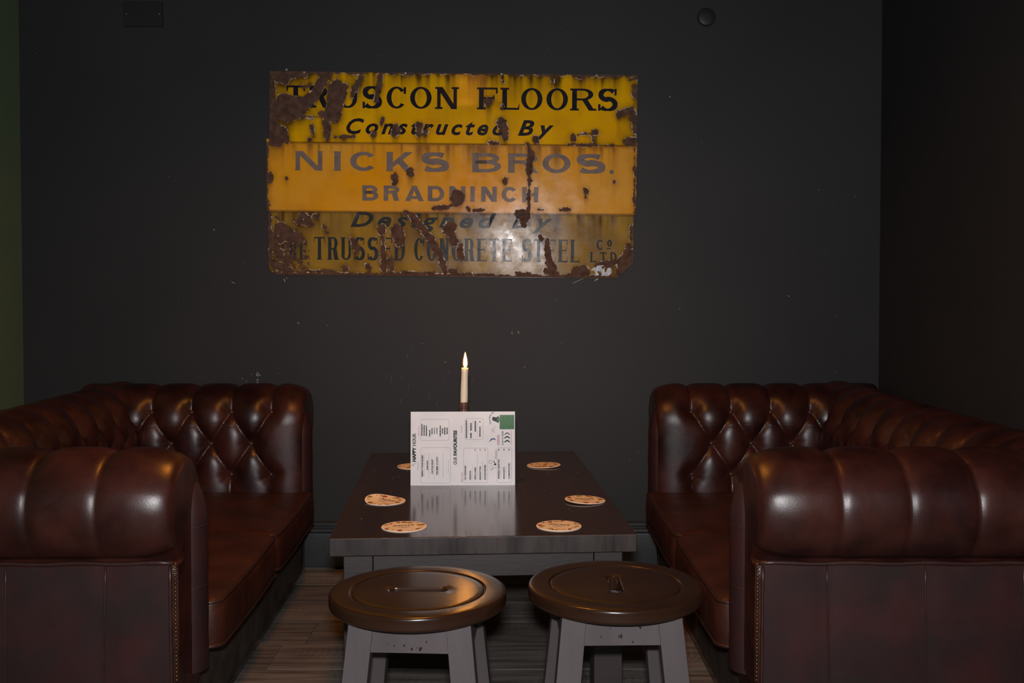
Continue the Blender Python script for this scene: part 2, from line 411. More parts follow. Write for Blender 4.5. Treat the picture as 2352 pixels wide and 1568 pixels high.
# ------------------------------------------------------------------ enamel sign
# sign coordinates: photo pixels measured from its upper left corner, u right, v down
S_W, S_H = 838.0, 462.0
s_rot = math.radians(.62)
tlx, tlz = wall_pt(621, 165, .02)
sign = empty('enamel_sign', (tlx, YW - .006, tlz))
sign.rotation_euler = (math.radians(1.75), s_rot, 0)
# hang it so that the lower edge touches the wall
sign.location.y = YW - .004 - math.sin(math.radians(1.75))*S_H*PXM*0 - .0265
sign.location.y = YW - .030
tag(sign, 'rusty yellow enamel advertising sign of three overlapping panels', 'sign')
def su(u, v, off=0.0):       # local position on the sign, off = distance proud of its face
    return (u*PXM, -off, -v*PXM)
def img2s(x, y):             # photo pixel -> sign coordinates
    dx, dy = x-621, y-165
    c, s_ = math.cos(s_rot), math.sin(s_rot)
    return (dx*c + dy*s_, -dx*s_ + dy*c)

def vnoise(h, w_, cell, seed):
    g = np.random.default_rng(seed)
    gh, gw = int(h/cell)+3, int(w_/cell)+3
    a = g.random((gh, gw))
    yy = np.arange(h)/cell; xx = np.arange(w_)/cell
    y0 = yy.astype(int); x0 = xx.astype(int); fy = yy-y0; fx = xx-x0
    fy = fy*fy*(3-2*fy); fx = fx*fx*(3-2*fx)
    A = a[np.ix_(y0,x0)]; B = a[np.ix_(y0,x0+1)]; D = a[np.ix_(y0+1,x0)]; E_ = a[np.ix_(y0+1,x0+1)]
    return (A*(1-fx)[None]+B*fx[None])*(1-fy)[:,None] + (D*(1-fx)[None]+E_*fx[None])*fy[:,None]
def fbm(h, w_, cell, seed, octv=4):
    r = np.zeros((h, w_)); amp = 1; tot = 0
    for k in range(octv):
        r += amp*vnoise(h, w_, max(cell/2**k, 1.01), seed+k); tot += amp; amp *= .55
    return r/tot
GW, GH = 860, 486; OX, OY = 14, 12        # mask grid, one cell per photo pixel, with a margin
YY, XX = np.mgrid[0:GH, 0:GW]; U = XX - OX + .5; V = YY - OY + .5
caps = [ # x0,y0,x1,y1,r in photo pixels : rust and lost enamel
 (622,170,700,172,9),(620,190,624,320,13),(640,182,655,186,10),(655,235,690,243,20),(640,255,660,262,20),(700,200,712,196,4),(756,168,712,232,11),(705,230,688,262,10),
 (772,205,765,262,19),(790,200,782,232,8),(735,262,770,266,7),(625,268,735,268,3),(624,285,634,318,18),(648,300,655,318,10),(716,290,720,312,4),(748,268,752,312,7),
 (829,180,815,205,7),(815,205,808,222,4),(873,168,868,210,6),(866,205,864,232,5),(770,314,810,312,4),(747,286,750,284,4),(708,319,712,319,4),
 (856,306,857,307,6),(877,272,876,282,5),(907,294,905,303,9),(961,288,960,306,7),(976,300,973,308,5),(1150,172,1152,190,4),(1117,234,1118,236,9),(1151,240,1151,250,2.5),
 (1146,278,1155,300,9),(1157,311,1158,314,7),(1224,317,1228,320,6),(1266,176,1264,190,4),(1312,312,1312,315,6),(1322,308,1352,305,2.4),(1357,304,1362,302,6),(1358,312,1358,326,3),
 (1414,262,1440,254,8),(1444,250,1452,300,7),(1434,325,1452,322,9),(1449,200,1452,220,7),(1440,185,1454,180,4),(1310,174,1335,180,4),(1400,176,1440,175,3),
 (618,402,616,408,10),(655,406,656,408,4),(940,390,941,396,8),(904,404,905,416,8),(905,394,905,405,1.2),(1157,410,1156,415,5),(1339,434,1340,438,6),(1339,445,1340,450,2),(1405,415,1406,417,3),
 (1208,330,1211,352,5),(1213,352,1211,392,8),(1209,392,1212,412,5),(1211,412,1210,478,3.5),(1048,448,1046,456,16),(1046,466,994,477,4.5),(1070,474,1072,478,5),(1085,480,1108,478,3),
 (1284,479,1304,477,5),(1230,478,1240,480,3),(1120,326,1140,328,3),(1300,330,1400,333,2),(1452,340,1452,470,2),(612,330,611,475,2),
 (926,484,940,490,6),(940,490,984,542,7.5),(984,542,1006,580,8),(1006,580,1018,622,6.5),(872,519,873,526,9),(874,526,875,560,3),(875,560,877,575,5),(877,580,875,615,6.5),
 (908,526,912,540,14),(912,540,914,552,10),(1030,516,1028,526,14),(1032,526,1038,550,9),(804,546,815,566,6),(815,566,818,572,3),(1190,488,1202,492,13),(1200,500,1200,514,7),
 (640,522,664,538,16),(664,538,690,547,6),(632,545,640,550,7),(690,490,705,498,7),(680,505,712,510,5),(720,492,722,494,6),(632,498,636,502,4),(740,516,744,520,4),(745,528,748,530,2),
 (625,560,640,575,6),(640,585,660,600,5),(625,600,660,620,9),(655,565,665,590,4),(1253,550,1256,598,6),(1258,598,1268,615,9),(1250,620,1275,625,8),(1318,620,1340,614,9),(1310,628,1345,626,6),
 (1366,606,1420,596,6),(1420,600,1440,575,9),(1440,560,1446,610,7),(1445,520,1446,545,4),(1420,622,1436,612,9),(1237,540,1240,545,5),(1055,560,1057,590,5),(1050,570,1052,585,4),(1204,627,1210,625,5),
 (893,596,896,612,5),(840,606,845,612,5),(786,612,792,616,5),(700,618,760,622,4),(920,622,990,624,4),(1040,626,1130,626,3),(616,486,617,600,5),(1030,620,1040,620,6),(1180,622,1190,628,6)]
n1 = fbm(GH, GW, 14, 11); n2 = fbm(GH, GW, 5, 23); n3 = fbm(GH, GW, 40, 31)
D = np.full((GH, GW), 99.0)
for (x0, y0, x1, y1, r) in caps:
    a = img2s(x0, y0); c = img2s(x1, y1)
    bax, bay = c[0]-a[0], c[1]-a[1]; den = bax*bax+bay*bay+1e-6
    t = np.clip(((U-a[0])*bax + (V-a[1])*bay)/den, 0, 1)
    D = np.minimum(D, np.hypot(U-a[0]-t*bax, V-a[1]-t*bay) - r)
edge = np.minimum(np.minimum(U+8, S_W-U+2), np.minimum(V, S_H-V))   # corroded rims
D = np.minimum(D, edge - 3.5)
D = np.minimum(D, np.where(V > 300, edge - 6.5, 99))
D2 = D + (n1-.5)*10 + (n2-.5)*5
lowcorner = (np.exp(-(((U-35)/55)**2 + ((V-420)/70)**2)) > .35) & (n2 > .60)
D2 = np.where(lowcorner, np.minimum(D2, -1), D2)
# outline of each panel in sign coordinates (left, right, top, bottom)
panels = [('upper', 0, 836, 0, 160.0, (.84,.47,.002), (.76,.38,.002)),
          ('middle', -8, 838, 152, 315.5, (.78,.35,.006), (.74,.39,.055)),
          ('lower', -4, 833, 306, 462, (.38,.24,.030), (.23,.145,.040))]
def inside(u, v):
    m = np.zeros(u.shape, bool)
    m |= (v >= 0) & (v < 160) & (u >= 1 - v*.012) & (u < 836)
    m |= (v >= 160) & (v < 315) & (u >= -7.5) & (u < 838)
    lo = (v >= 315) & (v < 461.5) & (u >= -3.5) & (u < 832.5)
    cr_l = (v > 440) & (u < 18) & ((18-u)**2 + (v-440)**2 > 21.5**2)
    cr_r = (v + u > 461 + 832 - 34)
    return m | (lo & ~cr_l & ~cr_r)
INS = inside(U, V)
def dent(u, v):
    """gentle waviness of the sheet (metres), keeps reflections broken up"""
    a = .0007*math.sin(u*.0145+1.0)*math.sin(v*.022+.4) + .00022*math.sin(u*.041+v*.013) + .00010*math.sin(u*.09-v*.05+1.7)
    g = math.exp(-((u-430)/36)**2 - ((v-78)/16)**2)*.0011
    return a + g
PANEL = {}
PANEL_OFF = {'upper': .0034, 'middle': .0018, 'lower': .0002}
def face_off(u, v):
    o = PANEL_OFF['upper'] if v < 160 else (PANEL_OFF['middle'] if v < 315.5 else PANEL_OFF['lower'])
    return o + dent(u, v)
# soft stains and painted lap shade: rust water running down from the bare spots and the panel laps
src = np.clip(-D2/6, 0, 1)*INS
gr = np.zeros_like(src); acc = np.zeros(GW)
lap = [int(v+OY) for v in (0, 160, 315.5)]
colrand = fbm(4, GW, 7, 77)[0]*.65 + fbm(4, GW, 22, 79)[0]*.35
for j in range(GH):
    acc = np.maximum(acc*.968, src[j]*.8)
    if j in lap: acc = np.maximum(acc*.15, np.clip(colrand-.44, 0, 1)*6.0)
    gr[j] = acc
k = np.array([.06,.12,.2,.24,.2,.12,.06])
gr = np.apply_along_axis(lambda a: np.convolve(a, k, 'same'), 1, gr)
halo = np.exp(-np.clip(D2, 0, 60)/5.0)
for lv in (160, 315.5):  # dirty line and overlap shadow painted just below each lap
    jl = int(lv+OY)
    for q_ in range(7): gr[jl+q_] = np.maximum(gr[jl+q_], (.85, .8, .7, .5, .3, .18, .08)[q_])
GRIME_SHADE = np.clip(gr*1.1 + halo*.5 + (n3-.56)*.55, 0, .95)

def sign_enamel(name, c1, c2, dirt_shade, cell, spec_, rr_):
    m, N, L, P = mk(name)
    tc = N.new('ShaderNodeTexCoord'); nz = N.new('ShaderNodeTexNoise'); nz.inputs['Scale'].default_value = cell; nz.inputs['Detail'].default_value = 6
    L.new(tc.outputs['Object'], nz.inputs['Vector'])
    rp = N.new('ShaderNodeValToRGB'); rp.color_ramp.elements[0].position = .35; rp.color_ramp.elements[1].position = .68
    rp.color_ramp.elements[0].color = rgba(c1); rp.color_ramp.elements[1].color = rgba(c2); L.new(nz.outputs['Fac'], rp.inputs[0])
    at = N.new('ShaderNodeAttribute'); at.attribute_name = 'grime_shade'
    mx = N.new('ShaderNodeMix'); mx.data_type = 'RGBA'; mx.inputs[7].default_value = rgba(dirt_shade)
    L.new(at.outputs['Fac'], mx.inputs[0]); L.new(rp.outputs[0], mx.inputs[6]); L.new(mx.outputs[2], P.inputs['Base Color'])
    P.inputs['Roughness'].default_value = .12; P.inputs['Specular IOR Level'].default_value = spec_
    n2_ = N.new('ShaderNodeTexNoise'); n2_.inputs['Scale'].default_value = 28; n2_.inputs['Detail'].default_value = 6; L.new(tc.outputs['Object'], n2_.inputs['Vector'])
    mr = N.new('ShaderNodeMapRange'); mr.inputs[1].default_value = .35; mr.inputs[2].default_value = .7; mr.inputs[3].default_value = rr_[0]; mr.inputs[4].default_value = rr_[1]
    L.new(n2_.outputs['Fac'], mr.inputs[0]); L.new(mr.outputs[0], P.inputs['Roughness'])
    bp = N.new('ShaderNodeBump'); bp.inputs['Strength'].default_value = .035; bp.inputs['Distance'].default_value = .003
    L.new(n2_.outputs['Fac'], bp.inputs['Height']); L.new(bp.outputs[0], P.inputs['Normal'])
    return m
M['rust'] = surf('rusted_bare_steel', (.060,.030,.019), (.135,.075,.052), rough=.75, scale=42, bump=.6, bscale=260, spec=.2, lo=.3, hi=.7)
DIRT_SHADE = {'upper': (.060,.030,.008), 'middle': (.30,.13,.02), 'lower': (.075,.036,.014)}
for nm, u0, u1, v0, v1, c1, c2 in panels:
    mat = sign_enamel(nm + '_panel_enamel', c1, c2, DIRT_SHADE[nm], 3.2 if nm == 'middle' else 7, {'upper':.4,'middle':.18,'lower':.10}[nm], {'upper':(.07,.15),'middle':(.13,.22),'lower':(.13,.28)}[nm])
    st = 4.0
    us = np.linspace(u0, u1, int((u1-u0)/st)+1); vs = np.linspace(v0, v1, int((v1-v0)/st)+1)
    b = MB(); off = PANEL_OFF[nm]; gl = []
    pts = []
    for v in vs:
        ro = []
        for u in us:
            uu = u
            if nm == 'lower':
                if v > 440 and u < 18:
                    q = math.sqrt(max(0, 21.5**2 - (v-440)**2)); uu = max(u, 18-q)
                if u + v > 461+832-34: uu = min(u, 461+832-34-v + .0)
            if nm == 'upper': uu = max(u, 1 - v*.012)
            ro.append(su(uu, v, off + dent(uu, v)))
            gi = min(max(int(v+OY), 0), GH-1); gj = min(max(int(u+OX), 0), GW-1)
            gl.append(float(GRIME_SHADE[gi, gj]))
        pts.append(ro)
    b.grid(pts)
    nface = len(b.f)
    loop = pts[0] + [r_[-1] for r_ in pts[1:]] + pts[-1][-2::-1] + [r_[0] for r_ in pts[-2:0:-1]]
    back = [(p[0], p[1]+.0015, p[2]) for p in loop]; nl = len(loop)
    b.add(loop + back, [(i, i+nl, (i+1) % nl+nl, (i+1) % nl) for i in range(nl)])
    gl += [0.0]*(len(b.v)-len(gl))
    o = b.build('sign_panel', mat, sign, smooth=180); PANEL[nm] = o
    o.data.materials.append(M['rust'])
    for p in o.data.polygons[nface:]: p.material_index = 1
    o['label'] = {'upper': 'yellow upper panel of the sign', 'middle': 'orange yellow middle panel of the sign', 'lower': 'stained brown lower panel of the sign'}[nm]
    a = o.data.attributes.new('grime_shade', 'FLOAT', 'POINT'); a.data.foreach_set('value', gl)


def cells(name, mask, off, mat):
    """raised skin made of photo-pixel sized cells where mask is set"""
    ii, jj = np.nonzero(mask)
    nodes = {}
    vs = []; fs = []
    hgt = {}
    for i, j in zip(ii.tolist(), jj.tolist()):
        q = []
        for (a, b_) in ((i, j), (i+1, j), (i+1, j+1), (i, j+1)):
            key = a*10000+b_
            if key not in nodes:
                u, v = b_-OX, a-OY
                vc = v
                # keep the cells on the panel that shows
                nodes[key] = len(vs)
                oo = max(face_off(u, vc-.6), face_off(u, vc+.6)) if (abs(v-160) < 1 or abs(v-315.5) < 1) else face_off(u, vc)
                vs.append(su(u + .45*math.sin(key*12.9898), v + .45*math.sin(key*78.233), oo + off))
            q.append(nodes[key])
        fs.append(tuple(q))
    me = bpy.data.meshes.new(name); me.from_pydata(vs, [], fs)
    o = obj(name, me, mat, sign, smooth=180)
    o['kind'] = 'stuff'
    return o
M['chip'] = surf('chipped_enamel_edge', (.34,.24,.13), (.58,.47,.33), rough=.4, scale=60)
M['bare'] = surf('bare_grey_metal_patch', (.16,.155,.16), (.30,.29,.30), rough=.35, scale=60, metallic=.3)
cells('rust_patches', (D2 < 0) & INS, .0007, M['rust']).__setitem__('label', 'brown rust where the enamel has gone')
rim = (D2 >= 0) & (D2 < 1.7) & INS & (fbm(GH, GW, 9, 41) > .57) & ((V < 160) | (V > 315)) 
rim |= (D2 >= 0) & (D2 < 1.6) & INS & (fbm(GH, GW, 9, 43) > .70)
cells('chipped_enamel_rims', rim, .0009, M['chip']).__setitem__('label', 'pale chipped enamel edges round the rust')
px_, py_ = img2s(1378, 618)
bare = (((U-px_)/26)**2 + ((V-py_)/13)**2 + (n2-.5)*1.6 < .75) & INS & (n1 > .40)
cells('bare_metal_patch', bare, .0011, M['bare']).__setitem__('label', 'grey bare metal patch at the lower right corner')
# lettering -----------------------------------------------------------------
class Glyphs:
    """slab-serif and plain capitals drawn from strokes; box x0..x1, y0(top)..y1(bottom) in sign pixels"""
    def __init__(s, t, h, serif, sh=.0):
        s.t, s.h, s.serif, s.sh = t, h, serif, sh
        s.groups = []; s.q = []
    def rect(s, x0, y0, x1, y1): s.q.append([(x0,y0),(x1,y0),(x1,y1),(x0,y1)])
    def poly(s, p): s.q.append(list(p))
    def ring(s, cx, cy, rx, ry, a0, a1, tx, ty, n=28):
        """elliptic arc, angles in degrees (0 = right, 90 = up), inner radii rx-tx, ry-ty"""
        prev = None
        for k in range(n+1):
            a = math.radians(a0 + (a1-a0)*k/n); c, si = math.cos(a), math.sin(a)
            o = (cx+rx*c, cy-ry*si); i = (cx+(rx-tx)*c, cy-(ry-ty)*si)
            if prev: s.q.append([prev[0], o, i, prev[1]])
            prev = (o, i)
    def foot(s, x0, x1, y, up):     # serif on a stem end
        if not s.serif: return
        hh = s.sh if up else -s.sh
        s.rect(x0 - s.serif, min(y, y-hh), x1 + s.serif, max(y, y-hh))
    def draw(s, ch, x0, x1, y0, y1):
        s.q = []; s.groups.append((ch, s.q))
        t, h, sf = s.t, s.h, s.serif; w_ = x1-x0; H_ = y1-y0; ym = (y0+y1)/2
        if ch == 'T':
            c = (x0+x1)/2
            s.rect(x0, y0, x1, y0+h); s.rect(c-t/2, y0, c+t/2, y1); s.foot(c-t/2, c+t/2, y1, True)
            if sf:
                s.poly([(x0,y0),(x0+sf*.9,y0+h),(x0+sf*.7,y0+h+H_*.17),(x0,y0+h+H_*.17)]); s.poly([(x1,y0),(x1-sf*.9,y0+h),(x1-sf*.7,y0+h+H_*.17),(x1,y0+h+H_*.17)])
        elif ch == 'I':
            c = (x0+x1)/2; s.rect(c-t/2, y0, c+t/2, y1); s.foot(c-t/2, c+t/2, y1, True); s.foot(c-t/2, c+t/2, y0, False)
        elif ch in 'FEL':
            a = x0+sf; s.rect(a, y0, a+t, y1); s.foot(a, a+t, y1, True); s.foot(a, a+t, y0, False)
            if ch in 'FE':
                s.rect(a, y0, x1, y0+h); s.rect(a, ym-h*.5-H_*.02, x1-w_*.18, ym+h*.5-H_*.02)
                if sf:
                    s.rect(x1-sf*.9, y0, x1, y0+h+H_*.18); s.rect(x1-w_*.18-sf*.5, ym-H_*.15, x1-w_*.18+sf*.3, ym+H_*.12)
            if ch in 'EL':
                s.rect(a, y1-h, x1, y1)
                if sf: s.poly([(x1-sf,y1),(x1,y1-H_*.28),(x1+sf*.2,y1-H_*.28),(x1,y1)])
        elif ch == 'H':
            a = x0+sf; b_ = x1-sf-t; s.rect(a,y0,a+t,y1); s.rect(b_,y0,b_+t,y1); s.rect(a,ym-h*.5,b_+t,ym+h*.5)
            for q in (a, b_): s.foot(q, q+t, y1, True); s.foot(q, q+t, y0, False)
        elif ch == 'N':
            a = x0+sf; tt = t*.72 if sf else t; b_ = x1-sf-tt
            s.rect(a,y0,a+tt,y1); s.rect(b_,y0,b_+tt,y1); s.poly([(a-sf*.3,y0),(a+t*1.15,y0),(b_+tt,y1),(b_+tt-t*1.15,y1)])
            s.foot(a,a+tt,y1,True); s.foot(b_,b_+tt,y0,False)
            if sf: s.foot(a, a+tt*.5, y0, False)
        elif ch == 'A':
            c = (x0+x1)/2
            s.poly([(c-t*.5,y0),(c+t*.5,y0),(x1,y1),(x1-t*1.1,y1)]); s.poly([(c-t*.5,y0),(c+t*.35,y0),(x0+t*1.1,y1),(x0,y1)])
            s.rect(x0+w_*.22, y1-H_*.33, x1-w_*.22, y1-H_*.33+h*.9)
        elif ch == 'K':
            a = x0+sf; s.rect(a,y0,a+t,y1); s.foot(a,a+t,y1,True); s.foot(a,a+t,y0,False)
            s.poly([(a+t,ym+H_*.02),(x1-t*1.25,y0),(x1,y0),(a+t,ym+H_*.30)]); s.poly([(a+t+w_*.12,ym-H_*.02),(a+t+w_*.12+t*.9,ym-H_*.16),(x1+sf*.6,y1),(x1-t*1.2,y1)])
        elif ch in 'RBP':
            a = x0+sf; s.rect(a,y0,a+t,y1); s.foot(a,a+t,y1,True); s.foot(a,a+t,y0,False)
            bw = (x1-(sf if ch == 'R' else 0)) - (a+t)
            yb = ym + H_*.04
            bx = a+t + bw*.35
            def bowl(ya, yc, xr):
                s.rect(a+t*.5, ya, bx, ya+h); s.rect(a+t*.5, yc-h, bx, yc); s.ring(bx, (ya+yc)/2, xr-bx, (yc-ya)/2, -90, 90, t, h)
            if ch == 'B': bowl(y0, ym+h*.3, x1-w_*.06); bowl(ym-h*.7, y1, x1)
            else:
                bowl(y0, yb, x1-sf*.8)
                s.poly([(bx-t*.3,yb-h),(bx+t*.9,yb-h),(x1,y1),(x1-t*1.2,y1)])
                if sf: s.rect(x1-t*1.0, y1-s.sh, x1+sf*.9, y1)
        elif ch == 'D':
            a = x0+sf; s.rect(a,y0,a+t,y1); bx = a+t+(x1-a-t)*.3
            s.rect(a-sf,y0,bx,y0+h); s.rect(a-sf,y1-h,bx,y1); s.ring(bx, ym, x1-bx, H_/2, -90, 90, t, h)
        elif ch == 'O':
            s.ring((x0+x1)/2, ym, w_/2, H_/2, 0, 360, t, h, 44)
        elif ch == 'C':
            s.ring((x0+x1)/2, ym, w_/2, H_/2, 38, 322, t, h, 40)
            if sf > 1.5:
                s.rect(x1-w_*.10-sf*.5, y0+H_*.02, x1-w_*.06+sf*.3, y0+H_*.33)
        elif ch == 'U':
            a = x0+sf; b_ = x1-sf*.8-t*.75; r = (b_+t*.75-a)/2
            ry = min(r, H_*.45)
            s.rect(a,y0,a+t,y1-ry); s.rect(b_,y0,b_+t*.75,y1-ry); s.ring(a+r, y1-ry, r, ry, 180, 360, t*.88, h)
            s.foot(a,a+t,y0,False); s.foot(b_,b_+t*.75,y0,False)
        elif ch == 'S':
            c = (x0+x1)/2; path = []
            r1 = H_*.25 - h*.25; r2 = H_*.27 - h*.25; rx = w_/2 - t*.5
            for k in range(21):
                a = math.radians(35 + (265-35)*k/20); path.append((c+rx*.93*math.cos(a), y0+h*.5+r1-r1*math.sin(a)))
            for k in range(21):
                a = math.radians(95 - (95+148)*k/20); path.append((c+rx*math.cos(a), y1-h*.5-r2-r2*math.sin(a)))
            prev = None
            for k in range(len(path)):
                p = path[k]; qn = path[min(k+1,len(path)-1)]; qp = path[max(k-1,0)]
                tx, ty = qn[0]-qp[0], qn[1]-qp[1]; ln = math.hypot(tx,ty)+1e-9; tx/=ln; ty/=ln
                mid = math.exp(-((k-20.5)/6.0)**2)
                wd = (h*(abs(tx)) + t*abs(ty))*.5*(1-mid) + t*.5*mid
                l = (p[0]-ty*wd, p[1]+tx*wd); r_ = (p[0]+ty*wd, p[1]-tx*wd)
                if prev: s.q.append([prev[0], l, r_, prev[1]])
                prev = (l, r_)
            if sf > 1.5:
                s.rect(x1-w_*.13-sf*.3, y0+H_*.0, x1-w_*.10+sf*.4, y0+H_*.30); s.rect(x0+w_*.02, y1-H_*.30, x0+w_*.08+sf*.6, y1)
        elif ch == '.':
            s.ring((x0+x1)/2, (y0+y1)/2, w_/2, H_/2, 0, 360, w_/2-.01, H_/2-.01, 16)
    def build(s, panel, mat, off=.0003):
        for ch, qs in s.groups:
            b = MB()
            for q in qs:
                # subdivide long quads so that they follow the waviness of the sheet
                L1 = max(math.dist(q[0],q[1]), math.dist(q[3],q[2])); L2 = max(math.dist(q[1],q[2]), math.dist(q[0],q[3]))
                a, c = max(1,int(L1/6)), max(1,int(L2/6))
                g = []
                for i in range(a+1):
                    ro = []
                    for j in range(c+1):
                        fa, fc = i/a, j/c
                        u = (q[0][0]*(1-fa)+q[1][0]*fa)*(1-fc) + (q[3][0]*(1-fa)+q[2][0]*fa)*fc
                        v = (q[0][1]*(1-fa)+q[1][1]*fa)*(1-fc) + (q[3][1]*(1-fa)+q[2][1]*fa)*fc
                        ro.append(su(u, v, face_off(u, v) + off))
                    g.append(ro)
                b.grid(g)
            b.build('letter', mat, PANEL[panel])
def enamel_ink(name, c1, c2, rough=.16):
    return surf(name, c1, c2, rough=rough, rough2=rough+.10, scale=25, spec=.07)
INK_N = enamel_ink('navy_enamel', (.011,.013,.022), (.022,.020,.024))
INK_G = enamel_ink('faded_grey_enamel', (.175,.145,.135), (.23,.185,.165), .16)
INK_B = enamel_ink('slate_blue_enamel', (.028,.038,.046), (.045,.048,.046))
def srow(g, items, y0, y1):
    for ch, xa, xb in items:
        ym_ = (y0+y1)/2
        a = img2s(xa, 0)[0]; 
        ua = (xa-621) + (ym_)*math.sin(s_rot); ub = (xb-621) + ym_*math.sin(s_rot)
        g.draw(ch, ua, ub, y0, y1)
g = Glyphs(11.0, 4.6, 4.5, 4.4)
srow(g, [('T',659,701),('R',707,755),('U',772,823),('S',831,876),('C',886.5,932),('O',940,989),('N',997,1051),('F',1092,1139),('L',1145,1188),('O',1192.6,1241),('O',1250,1299),('R',1304,1360),('S',1367,1412)], 31.5, 81)
g.build('upper', INK_N)
g = Glyphs(14.5, 8.0, 1.2, 2.2)
srow(g, [('N',676,740),('I',763,783),('C',802,864),('K',884,945),('S',963,1028),('B',1080,1147),('R',1162,1231),('O',1241,1305.5),('S',1318,1385)], 179, 223)
uu = 1399.5-621+2.2; g.draw('.', uu-5, uu+5, 214, 224)
g.build('middle', INK_G)
g = Glyphs(10.5, 7.5, 0)
srow(g, [('B',829,866),('R',878,914),('A',927,970),('D',979,1017),('N',1028,1065),('I',1076,1087),('N',1101,1137),('C',1148,1185),('H',1195,1232)], 255, 290)
g.build('middle', INK_G)
g = Glyphs(7.6, 3.4, 1.8, 2.6)
def spread(txt, xa, xb, gap=5.5):
    wts = {'I':.5}
    tot = sum(wts.get(c,1) for c in txt); ww = (xb-xa - gap*(len(txt)-1))/tot; x = xa; r_ = []
    for c in txt:
        q = ww*wts.get(c,1); r_.append((c, x, x+q)); x += q + gap
    return r_
srow(g, spread('TRUSSED',717,926), 374, 426); srow(g, spread('CONCRETE',947,1171), 374, 426); srow(g, spread('STEEL',1194,1327), 374, 426)
g.t, g.h = 5.5, 2.8; srow(g, spread('THE',636,701), 388, 426)
g.t, g.h, g.serif = 4.2, 3.2, .8; srow(g, [('C',1366,1382)], 373, 397); srow(g, [('O',1390,1401)], 373, 389); g.rect(1391-621+2, 392, 1401-621+2, 394.5)
srow(g, spread('LTD',1351,1412,8), 402, 425)
g.build('lower', INK_B)

def text_mesh(txt, shear=0.0, offset=0.0, spacing=1.0):
    cu = bpy.data.curves.new('t', 'FONT'); cu.body = txt; cu.size = 1.0; cu.shear = shear; cu.offset = offset; cu.space_character = spacing
    cu.resolution_u = 3
    o = bpy.data.objects.new('t', cu); C.objects.link(o)
    me = bpy.data.meshes.new_from_object(o)
    bpy.data.objects.remove(o); bpy.data.curves.remove(cu)
    vs = [tuple(v.co) for v in me.vertices]; fs = [tuple(p.vertices) for p in me.polygons]
    bpy.data.meshes.remove(me)
    return vs, fs
def put_text(b, txt, mapf, w_, h_, shear=0, offset=0, spacing=1.0, capref='H'):
    """fit text into a w_ x h_ box (h_ = cap height); mapf(x,y) gives the 3d point, y up from the baseline"""
    vs, fs = text_mesh(txt, shear, offset, spacing)
    if not vs: return
    x0 = min(v[0] for v in vs); x1 = max(v[0] for v in vs)
    cap = .72
    b.add([mapf((v[0]-x0)/(x1-x0)*w_, v[1]/cap*h_) for v in vs], fs)
def split_letters(b):
    """break a mesh of text into its letters (loose pieces standing above each other belong together)"""
    par = list(range(len(b.v)))
    def find(i):
        while par[i] != i: par[i] = par[par[i]]; i = par[i]
        return i
    for f_ in b.f:
        for i in f_[1:]: par[find(i)] = find(f_[0])
    isl = {}
    for f_ in b.f: isl.setdefault(find(f_[0]), []).append(f_)
    items = []
    for fs in isl.values():
        xs = [b.v[i][0] for f_ in fs for i in f_]; items.append([min(xs), max(xs), fs])
    items.sort(key=lambda t: t[0]-t[1])
    out = []
    for it in items:
        for o in out:
            ov = min(o[1], it[1]) - max(o[0], it[0])
            if ov > .5*(it[1]-it[0]) and it[1]-it[0] < .012: o[2] += it[2]; break
        else: out.append(it)
    res = []
    for _, _, fs in out:
        idx = {}; m = MB()
        for f_ in fs:
            q = []
            for i in f_:
                if i not in idx: idx[i] = len(m.v); m.v.append(b.v[i])
                q.append(idx[i])
            m.f.append(tuple(q))
        res.append(m)
    return res
def italic(words, ybase, hcap, mat, panel):
    for txt, xa, xb, sp in words:
        b = MB()
        ua = xa-621+ybase*math.sin(s_rot)
        def mf(x, y):
            u, v = ua + x, ybase - y
            return su(u, v, face_off(u, v) + .0003)
        put_text(b, txt, mf, xb-xa, hcap, .32, .028, sp)
        for m in split_letters(b): m.build('letter', mat, PANEL[panel])
italic([('Constructed', 794, 1160, 1.35), ('By', 1185, 1267, 1.5)], 138, 34.5, INK_N, 'upper')
italic([('Designed', 801, 1135, 1.35), ('By', 1171, 1264, 1.6)], 349, 34, INK_B, 'lower')
# fixings along the rims
b = MB()
for (x, y) in ((1148,172),(1364,175),(1140,624),(930,170),(700,168),(660,162)):
    u, v = img2s(x, y); p = su(u, v, .006)
    b.ball(p, .0045, 10, 6, sy=.6)
b.build('fixing_screws', M['chip'], sign, smooth=180)['kind'] = 'stuff'

# ------------------------------------------------------------------ chesterfield sofas
PITCH = .14
def arm_profile():
    """(n, z) outline: up the inside, over the roll, down the outside; returns points with arclength"""
    st = .0052; pts = []
    z = .20
    while z < .585: pts.append((.02, z, 'in')); z += st
    cx_, cz_, r = .125, .585, .105
    na = int(math.radians(240)*r/st)
    for k in range(na+1):
        a = math.radians(180 - 240*k/na); pts.append((cx_+r*math.cos(a), cz_+r*math.sin(a), 'roll'))
    pts.append((.184, .489, 'tuck'))
    z = .484
    pts.append((.190, z, 'out'))
    while z > .03:
        z -= .03; pts.append((.190 , max(z, .02), 'out'))
    return pts
PROF = arm_profile()
SARC = [0.0]
for i in range(1, len(PROF)): SARC.append(SARC[-1] + math.dist(PROF[i][:2], PROF[i-1][:2]))
NORM = []
for i in range(len(PROF)):
    a = PROF[max(i-1,0)]; b = PROF[min(i+1,len(PROF)-1)]
    tx, tz = b[0]-a[0], b[1]-a[1]; ln = math.hypot(tx,tz); NORM.append((-tz/ln, tx/ln))
S_ROW1 = .426; S_ROLL = .385; S_END = .385 + math.radians(240)*.105
def fpuff(d, k=2.0): return (math.sqrt(max(0.0, 1-(1-2*min(d,.5))**k) + .03) - .1732)/.8417
